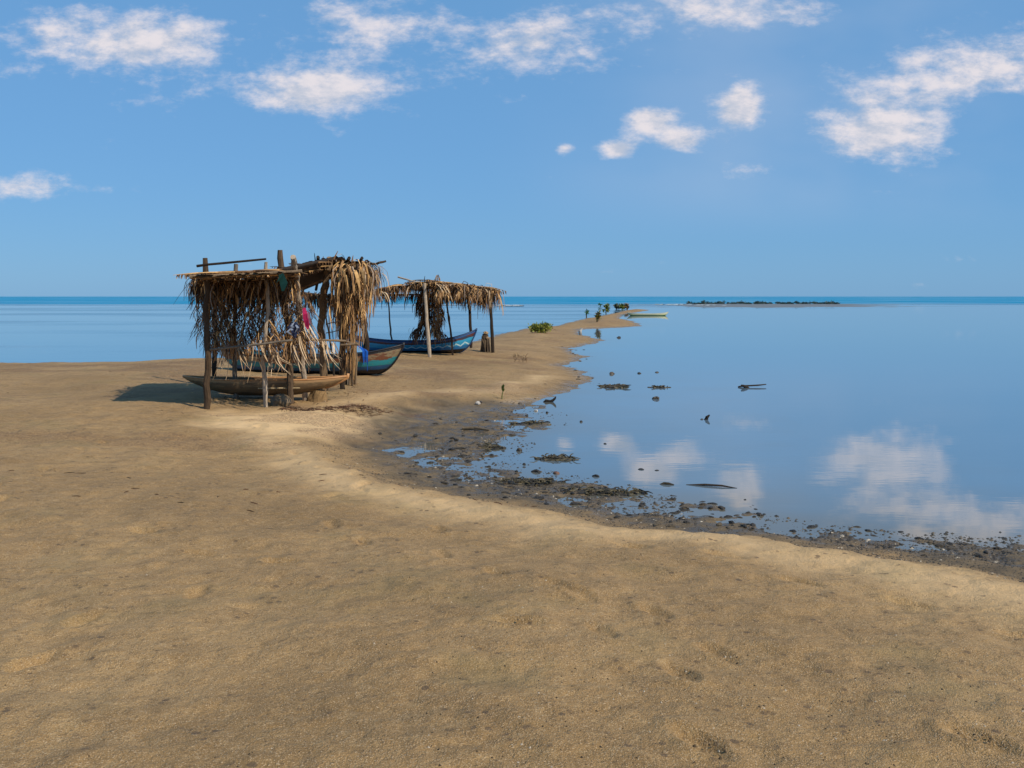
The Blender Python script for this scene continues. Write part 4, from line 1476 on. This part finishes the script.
SD_ = [(.03, .026, .022), (.05, .04, .032), (.022, .019, .017), (.09, .072, .052)]
for (px, py, w, h, lab) in [
        (656, 399, 7, 5, "dark round stone standing out of the lagoon below the strip of weed"),
        (612, 374, 6, 4, "dark pointed stone above the broad weed raft, leftmost of three"),
        (639, 373.5, 4, 2.5, "small dark stone above the broad weed raft, middle of three"),
        (657, 372.5, 5, 2, "flat dark stone above the broad weed raft, rightmost of three"),
        (619, 337.8, 4.5, 3, "dark stone in the far lagoon off the spit's inner bend"),
        (702, 419.5, 3, 2, "small dark pebble beside the black crescent snag"),
        (641, 469.5, 6, 2.4, "flat dark stone in the water under the cloud reflection"),
        (657, 470.5, 5, 1.6, "thin brown stone right of the flat dark stone in the water"),
        (605, 444, 3, 2, "single dark pebble in the bright cloud reflection"),
        (520, 404.5, 6, 4, "dark rock at the water's edge below and right of the green sprout"),
        (519, 451, 6, 6, "upright dark rock in the shallows left of the olive weed patch"),
        (536, 472, 9, 5, "large dark rock in the shallows above the wrack band"),
        (556, 473.5, 8, 4, "reddish brown rock in the shallows right of the large dark rock"),
        (596, 476.5, 7, 4, "dark rock at the water's edge near the right end of the wrack band"),
        (524, 464.5, 4, 3, "small dark rock between the upright rock and the large rock"),
        (489, 467, 4, 3, "small dark rock on the wet mud left of the large rock"),
        (466, 476, 4, 2.5, "low dark rock on the wet mud above the left end of the wrack band"),
        (581, 422, 3.5, 3, "dark pebble in the shallows right of the point of mud"),
        (547, 413, 3, 3, "dark pebble just below the curved driftwood"),
        (536, 411, 4, 3, "white stone at the water's edge left of the curved driftwood")]:
    stone(px, py, w, h, (.6, .56, .5) if lab.startswith('white') else (.16, .08, .05) if lab.startswith('reddish') else rnd.choice(SD_), lab)

GRP_D = "dark stones strewn over the muddy shore"
LAB_D = "one of many small dark stones strewn over the muddy shore"
prot = []
for i in range(6):
    mb = MB()
    rock_mesh(mb, (0, 0, .12), 1, .8, .5, [(.03, .026, .02), (.055, .043, .03), (.022, .019, .016), (.10, .075, .045)][i % 4], 10, 6, 300 + i, .32)
    me_o = mb.build('stone', M_STONE)
    prot.append(me_o)
spots = []
mudpix = np.array(MUD)
cnt = 0
tries = 0
REG = [((430, 575), (405, 500), 70), ((480, 762), (485, 528), 95), ((340, 470), (415, 480), 22), ((560, 600), (345, 385), 22), ((640, 770), (495, 528), 40), ((770, 1020), (522, 575), 40)]
for (xr, yr, n) in REG:
    k = 0
    tries = 0
    while k < n and tries < 4000:
        tries += 1
        px, py = rnd.uniform(*xr), rnd.uniform(*yr)
        x, y = pg(px, py, .03)
        z, dl, dm, mu, dr = [float(q[0]) for q in height(np.array([x]), np.array([y]), True)]
        if dl < -.35 or (mu < .6 and dl > .5):
            continue
        if rnd.random() > math.exp(-abs(dl) / .9) + .12:
            continue
        spots.append((x, y, max(z, -.01)))
        k += 1
for i, (x, y, z) in enumerate(spots):
    if i < 6:
        o = prot[i]
    else:
        o = prot[i % 6].copy()
        COL.objects.link(o)
    sc = rnd.uniform(.012, .032) * (1.0 + .3 * (y > 12)) * (1.5 if rnd.random() < .12 else 1)
    o.location = (x, y, z)
    o.scale = (sc * rnd.uniform(.8, 1.5), sc, sc * rnd.uniform(.7, 1.1))
    o.rotation_euler = (0, 0, rnd.uniform(0, 6.28))
    tag(o, LAB_D, 'stone', GRP_D)

# gravel, shell grit and bits too small and many to count
mb = MB()
N = 115000
PX, PY = rng.uniform(300, 1300, N), rng.uniform(396, 625, N)
XX, YY = pg(PX, PY, .04)
ZZ, DL, DM, MU, DR = height(XX, YY, True)
clp = fbm(XX, YY, 1.6, 3, 97)
ok = (DL > -.5) & (DM > -.35) & (ZZ > -.06) & (rng.random(N) < (.30 + .70 * np.exp(-np.abs(DL - .3) / .7)) * smooth(-.5, .15, clp)) & ((DL > -.02) | (clp > .14))
idx = np.nonzero(ok)[0][:22000]
ZZ = np.maximum(ZZ, -.002)
for i in idx:
    x, y, z = float(XX[i]), float(YY[i]), float(ZZ[i])
    r_ = rnd.uniform(.004, .013) * (2.0 if rnd.random() < .3 and abs(DL[i]) < .8 else 1)
    c = rnd.choice([(.02, .017, .013), (.035, .027, .019), (.07, .052, .032), (.028, .022, .016), (.11, .08, .05)]) if rnd.random() > (.04 if DL[i] > .25 else 0) else (.5, .43, .33)
    a = rnd.uniform(0, 6.28)
    vs = []
    for k in range(5):
        q = a + k * 1.257
        e = rnd.uniform(.7, 1.2) * r_
        vs.append((x + e * math.cos(q) * 1.3, y + e * math.sin(q), z - .003))
    vs.append((x + rnd.uniform(-.3, .3) * r_, y, z + r_ * rnd.uniform(.25, .65)))
    mb.add(vs, [(k, (k + 1) % 5, 5) for k in range(5)], c)
o = mb.build('gravel', M_STONE)
o['kind'] = 'stuff'

# twigs, shell grit and leaf litter over the dry sand
mb = MB()
N = 9000
PX = np.concatenate([rng.uniform(280, 430, 2500), rng.uniform(-20, 1040, N - 2500)])
PY = np.concatenate([403.8 - (PX[:2500] - 290) / 140 * 3.6 + rng.normal(0, 1.1, 2500), 340 + 428 * rng.random(N - 2500)])
XX, YY = pg(PX, PY, .33)
ZZ, DL, DM, MU, DR = height(XX, YY, True)
clump = fbm(XX, YY, .7, 3, 91)
ok = (DL > .3) & (DM < .1) & (rng.random(N) < np.where(np.arange(N) < 2500, .5, smooth(-.15, .4, clump) * .5))
for i in np.nonzero(ok)[0]:
    x, y, z = float(XX[i]), float(YY[i]), float(ZZ[i])
    if rnd.random() < .45 or y < 8:
        r_ = rnd.uniform(.003, .009)
        a = rnd.uniform(0, 6.28)
        vs = [(x + r_ * rnd.uniform(.7, 1.3) * math.cos(a + k * 1.257), y + r_ * math.sin(a + k * 1.257), z - .003) for k in range(5)] + [(x, y, z + r_ * .7)]
        mb.add(vs, [(k, (k + 1) % 5, 5) for k in range(5)], rnd.choice([(.10, .07, .04), (.06, .045, .03), (.5, .42, .32), (.2, .14, .08)]))
        continue
    L = rnd.uniform(.02, .06)
    a = rnd.uniform(0, 6.28)
    d = Vector((math.cos(a), math.sin(a), 0)) * L
    p = Vector((x, y, z + .002))
    mb.tube([p - d, p + Vector((rnd.uniform(-.01, .01), rnd.uniform(-.01, .01), .003)), p + d], [.002, .0035, .002], 4, rnd.choice([(.13, .045, .025), (.08, .035, .02), (.16, .08, .045), (.05, .03, .018)]), .1)
for i in range(170):
    x, y = rnd.uniform(190, 370), rnd.uniform(380, 409)
    q = G(x, y)
    if float(fields(np.array([q.x]), np.array([q.y]))[1][0]) > -.2:
        continue
    a = rnd.uniform(0, 6.28)
    d = Vector((math.cos(a), math.sin(a), 0)) * rnd.uniform(.06, .22)
    n_ = Vector((-math.sin(a), math.cos(a), 0))
    mb.strip([q + Vector((0, 0, .006)), q + d * .5 + n_ * rnd.uniform(-.03, .03) + Vector((0, 0, .022)), q + d + Vector((0, 0, .008))], [.008, .018, .004], n_, leafcol((3, 4, 2, 1, 2, 3)))
o = mb.build('leaf_litter', M_WOOD)
o['kind'] = 'stuff'
